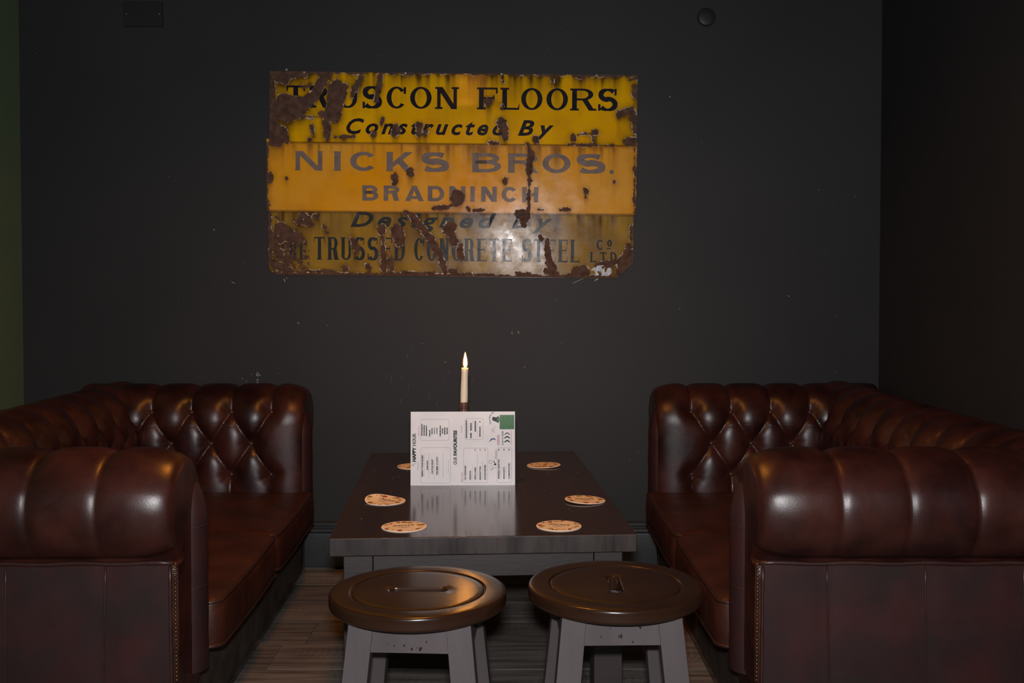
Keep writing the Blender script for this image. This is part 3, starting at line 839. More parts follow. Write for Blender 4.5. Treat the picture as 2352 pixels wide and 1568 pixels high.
def puff(u, s, u_last, wob=None):
    """height of the padding at distance u along the piece, s along the profile; buttons on a diamond lattice"""
    if s > S_END: return 0.0
    ub = (u - u_last)/PITCH
    v = (s - S_ROW1)/.108
    ve = min(max(v, -2.0), 0.0)
    a = ub + ve/2; b_ = ub - ve/2
    # u_last marks the frontmost buttons; no folds start in front of them
    a = max(a, -.5); b_ = max(b_, .5) if ve < 0 else max(b_, -.5)
    da = abs(a - round(a)); db = abs(b_ - round(b_))
    if a == -.5: da = .5
    if b_ in (.5, -.5): db = .5
    top = max(0.0, v)
    # amplitude fades over the roll to a stitched seam outside
    A = .021 if v <= 0 else .021*max(.0, 1-top/4.4)**1.15
    A *= min(1.0, max(0, (S_END - s)/.03))
    kx = 2.0 + 3.5*min(1.0, max(0.0, (v-.3)/1.6))
    fa, fb = fpuff(da, kx), fpuff(db, kx)
    h = A*min(fa, fb)**.8*(.45+.55*max(fa, fb))
    # dimples
    best = 9
    for rr in (0, -1, -2):
        off = .5 if rr == -1 else 0.0
        kk = round(ub - off)
        if kk < 0: kk = 0
        if rr == -1 and kk < 0: kk = 0
        du = (ub - off - kk)*PITCH; dv = (v - rr)*.108
        if du*du + dv*dv < best: best = du*du + dv*dv; ang = math.atan2(dv, du); sd_ = kk*2.3 + rr*1.7
    h += .016*(1 - math.exp(-best/(.030**2)))*min(1.0, max(0, (S_END - s)/.16))
    if best < .004: h += .0016*math.sin(9*ang + sd_)*math.exp(-best/(.028**2))*min(1.0, best/.00012)
    return h
def padded(L_, u_last, front_round=True, du=.0052):
    """rows of (u, n, z)"""
    nu = int(L_/du)
    rows = []
    for i in range(nu+1):
        # finer steps at the front end
        u = L_*i/nu
        ro = []
        for k, (n, z, reg) in enumerate(PROF):
            nn, nz_ = NORM[k]
            h = puff(u, SARC[k], u_last)
            ins = 0.0
            if front_round:
                rr = .032 if reg in ('in','roll') else (.010 if reg == 'tuck' else .004)
                rl, dp = (.105, .036) if reg in ('in','roll') else (rr, rr)
                if u < rl: ins = dp*(1 - math.sqrt(max(0, 1 - (1-u/rl)**2)))
            ro.append((max(u, .032) if (front_round and z < .2) else u, n + nn*(h-ins), z + nz_*(h-ins)))
        rows.append(ro)
    return rows

def add_padded(b, rows, tf):
    m_ = len(rows[0])
    b.grid([[tf(*p) for p in ro] for ro in rows])
    # end caps
    for ro in (rows[0], rows[-1]):
        b.add([tf(*p) for p in ro], [tuple(range(m_))])

btn = MB(); btn.ball((0,0,0), .0085, 12, 7)
def build_sofa(name, X0, Y0, side, label, u_near, u_far, rz=0):
    """front at local x = 0, back at x = .93, y along the length from the near arm to the far one; side -1 mirrors it"""
    fx = side < 0
    LEN = 1.66; DEP = .80
    root = empty(name, (X0, Y0, 0), rz); tag(root, label, 'sofa')
    btn_me = btn.mesh('button', False); btn_me.materials.append(M['button']); btn_me.polygons.foreach_set('use_smooth', [True]*len(btn_me.polygons))
    def sx(p): return (-p[0] if fx else p[0], p[1], p[2])
    def buttons(parent, tf, u_last, L_):
        for rr, sr in ((0, S_ROW1), (-1, S_ROW1-.108), (-2, S_ROW1-.216)):
            u = u_last + (PITCH/2 if rr == -1 else 0)
            while u < L_ - .03:
                k = min(range(len(SARC)), key=lambda i: abs(SARC[i]-sr))
                n, z, _ = PROF[k]; nn, nz_ = NORM[k]
                p = sx(tf(u, n + nn*.004, z + nz_*.004))
                o = bpy.data.objects.new('button', btn_me); C.objects.link(o); o.parent = parent; o.location = p
                u += PITCH
    arms = []
    for which, ul in (('near', u_near), ('far', u_far)):
        tf = (lambda u, n, z: (u, .215 - n, z)) if which == 'near' else (lambda u, n, z: (u, LEN - .215 + n, z))
        rows = padded(DEP, ul)
        if which == 'near': rows_ = rows
        b = MB(); add_padded(b, rows, tf)
        a = b.build('arm', M['leather'], root, smooth=75, flipx=fx); arms.append(a)
        a['label'] = ('near' if which == 'near' else 'far') + ' rolled arm with deep buttoned inside'
        buttons(a, tf, ul, .58)
        # padded facing on the front of the arm
        b = MB(); path = []
        for k in range(24): path.append((.052, .215 + .43*k/23))
        rws = []
        for i, (n, z) in enumerate(path):
            pn, pz = path[min(i+1,len(path)-1)][0]-path[max(i-1,0)][0], path[min(i+1,len(path)-1)][1]-path[max(i-1,0)][1]
            ln = math.hypot(pn,pz); qn, qz = pz/ln, -pn/ln
            wdt = .046 if i < 18 else .046*math.sqrt(max(.02, 1-((i-17)/6.0)**2))
            sag = 1 + .018*math.sin(i*1.1)
            rws.append([tf(-.038*math.sin(math.pi*k/10)*sag*(wdt/.046) + .015, n + qn*wdt*math.cos(math.pi*k/10), z + qz*wdt*math.cos(math.pi*k/10)) for k in range(11)])
        b.grid(rws)
        o = b.build('front_facing', M['leather_panel'], a, smooth=180, flipx=fx)
        for zz in (.535, .40):
            b = MB(); b.tube([tf(-.038*math.sin(math.pi*k/10)*.985 + .015, .052 + .0455*math.cos(math.pi*k/10), zz + .003*math.sin(k*.5)) for k in range(11)], .0014, 6)
            b.build('facing_seam', M['piping'], a, smooth=180, flipx=fx)
        # outside: piping under the roll, stitched panel seams, stud trim
        b = MB(); b.tube([tf(.006 + (DEP-.01)*k/24, .193, .4885 + .0015*math.sin(k*1.3)) for k in range(25)], .0048, 8)
        b.build('piping', M['piping'], a, smooth=180, flipx=fx)
        if which == 'near':
            b = MB(); b.box(.020, DEP-.02, .0, .0, 0, 0); b.v = []; b.f = []
            g_ = []
            for i in range(41):
                u = .016 + (DEP-.04)*i/40
                ro = []
                for j in range(13):
                    z = .482 - .455*j/12
                    seamd = min(abs(((u-.148)/.206) - round((u-.148)/.206))*.206, .05)/.05
                    bul = .0022*(1-(1-min(seamd,1))**2) + .004*math.sin(math.pi*j/12)*math.sin(math.pi*i/40)
                    ro.append(tf(u, .1905 + bul, z))
                g_.append(ro)
            b.grid(g_); b.build('outer_panel', M['leather_panel'], a, smooth=180, flipx=fx)
            for k in range(4):
                u = .148 + .206*k
                b = MB(); b.tube([tf(u + .012*(j/12)*(1 if k == 0 else .4), .1935 + .004*math.sin(math.pi*j/12), .483 - .455*j/12) for j in range(13)], .0021, 6)
                b.build('panel_seam', M['piping'], a, smooth=180, flipx=fx)
            b = MB()
            z = .480
            while z > .03:
                b.ball(tf(.0045 - .006*(.48-z), .193, z), .0037, 7, 5); z -= .0085
            o = b.build('stud_trim', M['brass'], a, smooth=180, flipx=fx); o['kind'] = 'stuff'; o['label'] = 'row of small brass studs'
            b = MB(); b.tube([tf(.0145 - .005*(.48-zz), .1945, zz) for zz in [.482-.45*j/14 for j in range(15)]], .0035, 8)
            b.build('piping', M['piping'], a, smooth=180, flipx=fx)
    # back
    tfb = lambda u, n, z: (DEP - .215 + n, u, z)
    ulb = .215 + .085
    rows = padded(LEN, ulb - 4*PITCH if False else ulb - 2*PITCH - .0, front_round=False, du=.0056)
    b = MB(); add_padded(b, rows, lambda u, n, z: tfb(u, n, z))
    b.f = [tuple(reversed(q)) for q in b.f]
    bk = b.build('backrest', M['leather'], root, smooth=75, flipx=fx)
    bk['label'] = 'deep buttoned rolled back'
    for rr, sr in ((0, S_ROW1), (-1, S_ROW1-.108), (-2, S_ROW1-.216)):
        u = ulb + (PITCH/2 if rr == -1 else 0)
        while u < LEN - .24:
            k = min(range(len(SARC)), key=lambda i: abs(SARC[i]-sr)); n, z, _ = PROF[k]; nn, nz_ = NORM[k]
            o = bpy.data.objects.new('button', btn_me); C.objects.link(o); o.parent = bk; o.location = sx(tfb(u, n + nn*.004, z + nz_*.004)); u += PITCH
    # base
    b = MB()
    prof = [(.040,.012),(.036,.05),(.034,.12),(.032,.19),(.034,.213),(.045,.236),(.10,.238),(.62,.238)]
    rws = []
    for i in range(31):
        y = .03 + (LEN-.06)*i/30
        w_ = .0015*math.sin(i*1.7) + .001*math.sin(i*3.1)
        rws.append([(p[0]+w_, y, p[1] if .2 < y < LEN-.2 else min(p[1], .213)) for p in prof])
    b.grid(rws); b.add([(.03,.19,.012),(.62,.19,.012),(.62,LEN-.19,.012),(.03,LEN-.19,.012)], [(0,1,2,3)])
    b.build('base', M['leather_dark'], root, smooth=60, flipx=fx)
    b = MB(); b.tube([(.033+.0015*math.sin(k), .03+(LEN-.06)*k/30, .200+.002*math.sin(k*.9)) for k in range(31)], .003, 6)
    b.build('base_seam', M['leather_dark'], root, smooth=180, flipx=fx)
    # seat cushions
    def rrect(x0, x1, y0, y1, r, n=7):
        out = []
        for cxx, cyy, a0 in ((x1-r,y1-r,0),(x0+r,y1-r,90),(x0+r,y0+r,180),(x1-r,y0+r,270)):
            for k in range(n+1):
                a = math.radians(a0 + 90*k/n); out.append((cxx+r*math.cos(a), cyy+r*math.sin(a)))
        return out
    def dense(lp, step=.03):
        out = []
        for i in range(len(lp)):
            a, c = lp[i], lp[(i+1) % len(lp)]; d = math.dist(a, c); m_ = max(1, int(d/step))
            for k in range(m_): out.append((a[0]+(c[0]-a[0])*k/m_, a[1]+(c[1]-a[1])*k/m_))
        return out
    ys = (.205, LEN/2 - .001, LEN - .205)
    for ci in range(2):
        y0, y1 = ys[ci]+.003, ys[ci+1]-.003
        lp = dense(rrect(-.040, .57, y0, y1, .045)); m_ = len(lp)
        cxm, cym = .265, (y0+y1)/2
        def inset(p, d):
            x, y_ = p
            return (min(max(x, -.040+d), .57-d), min(max(y_, y0+d), y1-d))
        rings = []
        wv_ = lambda p, ph: .0035*math.sin(p[1]*9+ph) + .0025*math.sin(p[0]*11+ph*2)
        sidep = [(.020,.232),(.006,.236),(.000,.244),(-.004,.262),(-.007,.29),(-.004,.318),(.000,.333),(.005,.341),(.016,.347)]
        for d, z in sidep:
            rings.append([(*(inset(p, d) if d > 0 else (p[0]+(p[0]-cxm)*(-d)*1.2, p[1]+(p[1]-cym)*(-d)*1.5)), z + wv_(p, ci*1.7)) for p in lp])
        for f_ in (.93, .85, .7, .5, .3, .12, .02):
            rings.append([(cxm + (inset(p,.016)[0]-cxm)*f_, cym + (inset(p,.016)[1]-cym)*f_, .347 + .020*(1-f_**2.5) + wv_((cxm+(p[0]-cxm)*f_, cym+(p[1]-cym)*f_), ci*1.7)) for p in lp])
        b = MB(); b.grid(rings, close_v=True)
        b.f = [tuple(reversed(q)) for q in b.f] if False else b.f
        b.add(rings[0], [tuple(range(m_))]); b.add(rings[-1], [tuple(range(m_))])
        cu = b.build('seat_cushion', M['leather_seat'], root, smooth=180, flipx=fx)
        cu['label'] = ('near' if ci == 0 else 'far') + ' seat cushion'
        for zz, dd in ((.342, .004), (.240, .001)):
            b = MB(); b.tube([(*inset(p, dd), zz + wv_(p, ci*1.7)) for p in lp], .0042, 7, closed=True)
            b.build('piping', M['piping'], cu, smooth=180, flipx=fx)
    # short block feet
    for (fx_, fy_) in ((.10,.10),(.10,LEN-.10),(.72,.10),(.72,LEN-.10)):
        b = MB(); b.lathe([(.022,0.0),(.026,.004),(.028,.022)], 16, fx_, fy_)
        b.build('foot', M['speck'], root, smooth=40, flipx=fx)
    return root
build_sofa('chesterfield_sofa', .510, 2.045, 1, 'oxblood leather buttoned sofa on the right, against the nearly black wall', .165, .125)
build_sofa('chesterfield_sofa', -.700, 2.045, -1, 'oxblood leather buttoned sofa on the left, beside the dark green wall', .150, .115, math.radians(1.4))

# ------------------------------------------------------------------ table
TH = .50
TC = Vector((-.0981, 2.8356)); TA = math.radians(3.45); TW, TL = .700, 1.178
tbl = empty('low_table', (TC.x, TC.y, 0), TA); tag(tbl, 'dark stained low wooden table between the two sofas', 'table')
b = MB(); b.box(-TW/2, TW/2, -TL/2, TL/2, TH-.0415, TH); top_o = b.build('tabletop', M['table'], tbl, smooth=40, bevel=.0025)
top_o.data.materials.append(M['table_edge'])
for p in top_o.data.polygons:
    if abs(p.normal.z) < .5: p.material_index = 1
lw = .066; ix = TW/2 - .030; iy = TL/2 - .018
for sx_ in (-1, 1):
    for sy_ in (-1, 1):
        b = MB(); x1 = sx_*ix; x0 = x1 - sx_*lw; y1 = sy_*iy; y0 = y1 - sy_*lw
        b.box(min(x0,x1), max(x0,x1), min(y0,y1), max(y0,y1), 0, TH-.0415); b.build('leg', M['apron'], tbl, smooth=40, bevel=.002)
for sy_ in (-1, 1):
    b = MB(); yy = sy_*(iy-.004); b.box(-(ix-lw)+.001, ix-lw-.001, min(yy, yy-sy_*.022), max(yy, yy-sy_*.022), TH-.0975, TH-.0415); b.build('apron', M['apron'], tbl, smooth=40, bevel=.0015)
for sx_ in (-1, 1):
    b = MB(); xx = sx_*(ix-.004); b.box(min(xx, xx-sx_*.022), max(xx, xx-sx_*.022), -(iy-lw)+.001, iy-lw-.001, TH-.0975, TH-.0415); b.build('apron', M['apron'], tbl, smooth=40, bevel=.0015)

# crumbs on the table top
b = MB()
for k in range(60):
    x, y = R.uniform(-TW/2+.02, TW/2-.02), R.uniform(-TL/2+.02, TL/2-.02); r = R.uniform(.0004, .0010)
    b.ball((x, y, TH + r*.6 + .0001), r, 6, 4, sz=.6)
o = b.build('crumbs', M['marks'], None); o.location = (TC.x, TC.y, 0); o.rotation_euler = (0,0,TA)
tag(o, 'tiny pale crumbs scattered over the dark table top', 'crumbs', kind='stuff')

# ------------------------------------------------------------------ beer mats
def coaster(x, y, rot, label, text=True, bend=0.0, tilt=0.0, seed=0, rad=.0535):
    root = empty('beer_mat', (x, y, TH), rot); tag(root, label, 'beer mat', 'beer mats on the low table')
    rr = random.Random(seed)
    def lift(px, py):      # a warped mat rises towards its local -x side
        q = max(0.0, (-px)/rad)
        return bend*q*q + tilt*(rad - px)/(2*rad)
    th = .0017
    b = MB(); n = 56
    rings = []
    for r_, z in ((rad*.02, 0.0002), (rad*.5, 0.0002), (rad, .0002), (rad+.0002, th*.5), (rad-.0004, th)):
        rings.append([(r_*math.cos(2*math.pi*k/n), r_*math.sin(2*math.pi*k/n), z + lift(r_*math.cos(2*math.pi*k/n), r_*math.sin(2*math.pi*k/n))) for k in range(n)])
    b.grid(rings, close_v=True); b.f = [tuple(reversed(q)) for q in b.f]
    b.add(rings[0], [tuple(range(n))])
    b.build('card', M['card_edge'], root, smooth=40)
    b = MB(); rings = []
    for r_ in (rad-.0018, rad*.75, rad*.5, rad*.25, rad*.01):
        rings.append([(r_*math.cos(2*math.pi*k/n), r_*math.sin(2*math.pi*k/n), th + .00006 + lift(r_*math.cos(2*math.pi*k/n), r_*math.sin(2*math.pi*k/n))) for k in range(n)])
    b.grid(rings, close_v=True); b.add(rings[-1], [tuple(range(n))])
    # white rim under the printed face
    b0 = MB(); rg = []
    for r_ in (rad-.0004, rad-.0018): rg.append([(r_*math.cos(2*math.pi*k/n), r_*math.sin(2*math.pi*k/n), th + .00004 + lift(r_*math.cos(2*math.pi*k/n), r_*math.sin(2*math.pi*k/n))) for k in range(n)])
    b0.grid(rg, close_v=True); b0.build('rim', M['card_edge'], root, smooth=180)
    b.build('printed_face', M['mat_face'], root, smooth=180)
    # printed fruit and leaves round the rim
    for nm, mt, cnt, szz in (('red_print','mat_red',6,.0075), ('olive_print','mat_olive',7,.0085), ('brown_print','mat_brown',12,.0070), ('dark_print','mat_dark',6,.0028)):
        b = MB()
        for q in range(cnt):
            a = 2*math.pi*(q + rr.uniform(-.2,.2))/cnt + {'red_print':.3,'olive_print':.9,'brown_print':.1,'dark_print':.6}[nm]
            d = rad*rr.uniform(.72, .90) if nm != 'brown_print' else rad*rr.uniform(.60,.90)
            if not text and rr.random() < .5: d = rad*rr.uniform(.1,.8)
            s_ = szz*rr.uniform(.6, 1.1); ex = rr.uniform(.5,.9); th_ = rr.uniform(0, math.pi)
            cxx, cyy = d*math.cos(a), d*math.sin(a); pts = []
            for k in range(10):
                t = 2*math.pi*k/10; px, py = s_*math.cos(t)*(1+.2*rr.uniform(-1,1)), s_*ex*math.sin(t)
                gx, gy = cxx + px*math.cos(th_)-py*math.sin(th_), cyy + px*math.sin(th_)+py*math.cos(th_)
                g_ = math.hypot(gx, gy)
                if g_ > rad-.002: gx, gy = gx*(rad-.002)/g_, gy*(rad-.002)/g_
                pts.append((gx, gy, th + {'brown_print':.00011,'olive_print':.00015,'red_print':.00019,'dark_print':.00023}[nm] + lift(gx, gy)))
            b.add(pts, [tuple(range(10))])
        b.build(nm, M[mt], root)['kind'] = 'stuff'
    if text:
        b = MB()
        def mf(x_, y_): 
            return (x_-.026, y_+.002, th + .00027 + lift(x_-.026, y_))
        put_text(b, "INCH'S", mf, .052, .0135, .25, .02)
        for (yy, w_) in ((-.006,.034),(-.011,.026),(-.0155,.018)):
            k = -w_/2
            while k < w_/2:
                ww = rr.uniform(.002,.005); b.add([(k,yy,th+.00027+lift(k,yy)),(min(k+ww,w_/2),yy,th+.00027+lift(k,yy)),(min(k+ww,w_/2),yy+.0014,th+.00027+lift(k,yy)),(k,yy+.0014,th+.00027+lift(k,yy))], [(0,1,2,3)]); k += ww+.0012
        b.build('lettering', M['mat_dark'], root)['kind'] = 'stuff'
coaster(-.255, 2.337, math.radians(14), "round tan beer mat nearest the front edge on the table's left", seed=1)
coaster(.111, 2.345, math.radians(-14), "round tan beer mat nearest the front edge on the table's right", seed=2)
coaster(.194, 2.629, math.radians(8), "round tan beer mat near the middle of the table's right edge", seed=3, tilt=.004)
coaster(-.336, 2.623, math.radians(-38), "warped tan beer mat near the middle of the table's left edge", seed=4, bend=.010)
coaster(-.310, 3.142, math.radians(40), 'tan beer mat partly hidden behind the white menu', text=False, seed=5)
coaster(.101, 3.154, math.radians(170), 'tan beer mat at the back right of the table, without lettering', text=False, seed=6, tilt=.003)

# ------------------------------------------------------------------ menu card
MW, MHT = .299, .2105
ma = math.atan2(2.8394-2.833, .2989)
lean = math.radians(4.0)
menu = empty('menu_card', (-.1407, 2.836, TH), ma); tag(menu, 'white menu card standing on the table in front of the candle', 'menu')
cl, sl_ = math.cos(lean), math.sin(lean)
def mp3(x, y, off=0.0):      # card coordinates: x right from the left edge, y up from the foot, in photo-scaled 0..1
    X = (x-.5)*MW; Yh = y*MHT
    return (X, Yh*sl_ - off*cl, Yh*cl + off*sl_)
b = MB(); t_ = .0012
f4 = [mp3(0,0), mp3(1,0), mp3(1,1), mp3(0,1)]; k4 = [mp3(0,0,-t_), mp3(1,0,-t_), mp3(1,1,-t_), mp3(0,1,-t_)]
b.add(f4+k4, [(0,1,2,3),(7,6,5,4),(0,4,5,1),(1,5,6,2),(2,6,7,3),(3,7,4,0)])
b.v = [(p[0], p[1], p[2] + .0002) for p in b.v]
b.build('card', M['paper'], menu)
X0m, Y0m, WPX, HPX = 943.5, 1115.0, 239.5, 167.0
def mc(px, py): return ((px-X0m)/WPX, (Y0m-py)/HPX)
OFFP = .00035
def vtext(b, txt, xl, xr, ybot, ytop, off=.02, shear=0, sp=1.0):
    """text reading upwards: baseline on the right (xr), cap height xr-xl, from ybot up to ytop (photo pixels)"""
    def mf(x, y):
        a, c = mc(xr - y, ybot - x); return mp3(a, c, OFFP)
    put_text(b, txt, mf, ybot-ytop, xr-xl, shear, off, sp)
blk = MB(); red = MB(); gry = MB(); grn = MB(); blu = MB()
def mpx(z): return [z]
A_ = 1/8.477   # crop scale of the left half view (935,940)
def L_(x, y): return (935 + x*A_, 940 + y*A_)
B_ = 1/8.476
def R_(x, y): return (1050 + x*B_, 940 + y*B_)
def vt(b, txt, f_, xl, xr, yb, yt, off=.05, shear=0, sp=1.0):
    a = f_(xl, yb); c = f_(xr, yt); vtext(b, txt, a[0], c[0], a[1], c[1], off, shear, sp)
vt(blk, 'HAPPY', L_, 105, 170, 1025, 745, .055); vt(gry, 'HOUR', L_, 105, 170, 725, 475, .055)
vt(blk, 'FAVOURITES', L_, 905, 968, 910, 425, .055); vt(gry, 'OUR', L_, 905, 968, 1085, 930, .055)
vt(blk, 'RESPECT YOUR ELDERS', L_, 285, 313, 1310, 900); vt(blk, 'JUNE BUG', L_, 383, 411, 1185, 1005); vt(blk, 'CACTUS CRAZY', L_, 477, 507, 1258, 975)
vt(blk, 'THE BEES', L_, 570, 600, 1285, 1110); vt(gry, 'KNEES', L_, 570, 600, 1090, 930)
for (xl, xr, yb, yt, mm) in ((278,302,528,300,blk),(322,346,528,318,blk),(366,390,530,330,blk),(430,454,545,410,blk),(476,498,498,375,blk),(524,546,490,370,gry),(570,594,496,370,gry),(634,660,540,330,blk),(680,704,490,380,blk),(722,748,506,362,blk),(768,792,498,370,blk)):
    # short item lines too small to read
    y = yb
    while y > yt:
        s_ = min(R.uniform(14, 30), y-yt)
        if s_ > 5:
            q = [L_(xl, y), L_(xr, y), L_(xr, y-s_+4), L_(xl, y-s_+4)]
            mm.add([mp3(*mc(*p), OFFP) for p in q], [(0,1,2,3)])
        y -= s_
vt(blk, 'OLD FASHIONED', R_, 145, 172, 1378, 1100); vt(blk, 'NEGRONI', R_, 240, 268, 1375, 1205); vt(blk, 'VIEUX CARRE', R_, 338, 366, 1378, 1135)
vt(blk, 'MANHATTAN', R_, 434, 462, 1375, 1118); vt(blk, 'BOULEVARDIER', R_, 528, 556, 1373, 1085); vt(blk, 'ESPRESSO MARTINI', R_, 797, 823, 1360, 990)
vt(blk, 'MARGARITA', R_, 898, 924, 1362, 1130); vt(blk, 'COSMOPOLITAN', R_, 996, 1024, 1362, 1060)
for q in ((165,192),(252,286),(340,370),(430,458)):
    pass
vt(blk, 'LDN TOUR CLASSICS', R_, 168, 194, 575, 225) if False else None
for (xl, xr, yb, yt) in ((168,194,575,225),(254,284,575,470),(254,284,430,280),(340,368,450,240),(432,456,550,350),(432,456,275,245)):
    y = yb
    while y > yt:
        s_ = min(R.uniform(16, 30), y-yt)
        if s_ > 5:
            q = [R_(xl, y), R_(xr, y), R_(xr, y-s_+4), R_(xl, y-s_+4)]; blk.add([mp3(*mc(*p), OFFP) for p in q], [(0,1,2,3)])
        y -= s_
for x in (800, 900, 998, 340, 436, 530): vt(blk if x > 700 else gry, '£9', R_, x, x+22, 820, 785)
vt(blk, 'SCAN TO ORDER', R_, 872, 900, 710, 440, .03)
# chevrons
for yc in (655, 580, 510):
    mm = blk if yc > 520 else gry
    for s_ in (-1, 1):
        q = [R_(975, yc-48), R_(975, yc-22), R_(975+s_*52, yc+12), R_(975+s_*52, yc-14)]; mm.add([mp3(*mc(*p), OFFP) for p in q], [(0,1,2,3)])
q = [R_(1050,430), R_(1056,430), R_(1056,710), R_(1050,710)]; gry.add([mp3(*mc(*p), OFFP) for p in q], [(0,1,2,3)])
# scripts in red and the tiny ingredient lines
vt(red, 'Stirred', R_, 68, 110, 1425, 1235, .0, .25); vt(red, 'Shaken', R_, 728, 770, 985, 800, .0, .25); vt(red, 'Cocktails', L_, 198, 228, 1185, 1030, 0, .25); vt(red, 'Happy hour', L_, 212, 240, 530, 340, 0, .25); vt(red, 'Cocktails', R_, 66, 98, 475, 335, 0, .25)
def tiny(f_, x, yb, yt, mm, w_=5):
    y = yb
    while y > yt:
        s_ = R.uniform(12, 34); q = [f_(x, y), f_(x+w_, y), f_(x+w_, max(y-s_+6, yt)), f_(x, max(y-s_+6, yt))]
        mm.add([mp3(*mc(*p), OFFP) for p in q], [(0,1,2,3)]); y -= s_
for x, yb, yt in ((335,1320,880),(425,1330,870),(525,1370,1010),(618,1280,1010),(700,1340,880),(800,1240,980)): tiny(L_, x, yb, yt, red if x < 560 else gry)
for x, yb, yt in ((192,1378,1100),(290,1378,1075),(392,1372,830),(488,1375,1030),(572,1370,1095),(848,1360,1120),(948,1355,1120),(1046,1355,1035),(212,470,300),(300,400,240),(392,560,280),(482,560,330)): tiny(R_, x, yb, yt, gry if x > 400 else red)
tiny(R_, 782, 710, 515, red, 16); tiny(R_, 808, 710, 520, red, 16)
# rounded outlines of the boxes
def outline(f_, x0, y0, x1, y1, r=38, wd=4):
    pts = []
    for cx_, cy_, a0 in ((x1-r,y0+r,-90),(x1-r,y1-r,0),(x0+r,y1-r,90),(x0+r,y0+r,180)):
        for k in range(7):
            a = math.radians(a0+90*k/6); pts.append((cx_+r*math.cos(a), cy_+r*math.sin(a), math.cos(a), math.sin(a)))
    n = len(pts); vs = []
    for p in pts:
        vs.append(mp3(*mc(*f_(p[0], p[1])), OFFP)); vs.append(mp3(*mc(*f_(p[0]-p[2]*wd, p[1]-p[3]*wd)), OFFP))
    gry.add(vs, [(2*i, 2*i+1, 2*((i+1) % n)+1, 2*((i+1) % n)) for i in range(n)])
outline(L_, 265, 212, 822, 620); outline(L_, 268, 755, 845, 1438); outline(R_, 150, 200, 512, 605); outline(R_, 125, 765, 598, 1438); outline(R_, 778, 762, 1070, 1435)
# green square, bell emblem with its arched name, swallow and shaker sketch
q = [R_(828,132), R_(1112,132), R_(1112,408), R_(828,408)]; grn.add([mp3(*mc(*p), OFFP) for p in q], [(3,2,1,0)])
bell = [(680,195),(700,165),(760,180),(800,155),(812,165),(812,275),(795,285),(760,262),(705,245),(682,222)]
blk.add([mp3(*mc(*R_(*p)), OFFP) for p in bell], [tuple(range(len(bell)))])
bb = [(775,185),(818,175),(826,190),(826,240),(818,258),(775,250)]; grn.add([mp3(*mc(*R_(*p)), OFFP*1.3) for p in bb], [tuple(range(len(bb)))])
vs_, fs_ = text_mesh('The Ship Inn', 0, .02, 1.05)
tx1 = max(v[0] for v in vs_)
def arc(v):
    a = math.radians(215 - 165*v[0]/tx1)*-1; r = 92 + v[1]/.72*36
    ang = math.radians(145 + 0) if False else math.radians(125 + 165*v[0]/tx1)
    return R_(752 + r*math.cos(ang), 205 + 1.05*r*math.sin(ang))
def arc2(v):
    ang = math.radians(138 + 118*v[0]/tx1); r = 100 + v[1]/.72*30
    return R_(745 + r*math.cos(ang), 210 + 1.22*r*math.sin(ang))
blk.add([mp3(*mc(*arc2(v)), OFFP) for v in vs_], fs_)
sw = [(615,645),(650,610),(660,580),(690,585),(720,570),(755,610),(750,620),(705,600),(670,620),(625,648)]
blu.add([mp3(*mc(*R_(*p)), OFFP) for p in sw], [tuple(range(len(sw)))])
for pts_ in ([(700,1015),(712,1010),(745,1060),(765,1075),(755,1100),(710,1090),(712,1075),(738,1075)],):
    blk.add([mp3(*mc(*R_(*p)), OFFP) for p in pts_], [tuple(range(len(pts_)))])
def ringp(f_, cx_, cy_, r, wd, mm, sx=1, sy=1, n=20):
    vs = []
    for k in range(n):
        a = 2*math.pi*k/n
        vs.append(mp3(*mc(*f_(cx_+r*sx*math.cos(a), cy_+r*sy*math.sin(a))), OFFP)); vs.append(mp3(*mc(*f_(cx_+(r-wd)*sx*math.cos(a), cy_+(r-wd)*sy*math.sin(a))), OFFP))
    mm.add(vs, [(2*i, 2*i+1, 2*((i+1) % n)+1, 2*((i+1) % n)) for i in range(n)])
ringp(R_, 648, 1035, 38, 7, gry, .9, 1); ringp(R_, 670, 1145, 48, 7, gry, .5, 1); ringp(L_, 118, 1090, 24, 6, gry)
def ribbon(f_, pts, wd, mm):
    for i in range(len(pts)-1):
        a, c = Vector(pts[i]), Vector(pts[i+1]); d = (c-a).normalized(); n_ = Vector((-d.y, d.x))*wd/2
        mm.add([mp3(*mc(*f_(p.x, p.y)), OFFP) for p in (a-n_, a+n_, c+n_, c-n_)], [(0,1,2,3)])
ribbon(R_, [(690,1160),(730,1150),(765,1135)], 6, gry); ribbon(R_, [(660,1190),(700,1160)], 6, gry)
ribbon(L_, [(135,1075),(150,1065),(180,1045)], 5, red); ribbon(R_, [(665,385),(735,470)], 5, gry); ribbon(R_, [(745,350),(670,470)], 5, gry)
for mm, mt, nm in ((blk,'ink','black_print'),(red,'ink_red','red_print'),(gry,'ink_grey','grey_print'),(grn,'ink_green','green_print'),(blu,'ink_blue','blue_print')):
    o = mm.build(nm, M[mt], menu); o['kind'] = 'stuff'

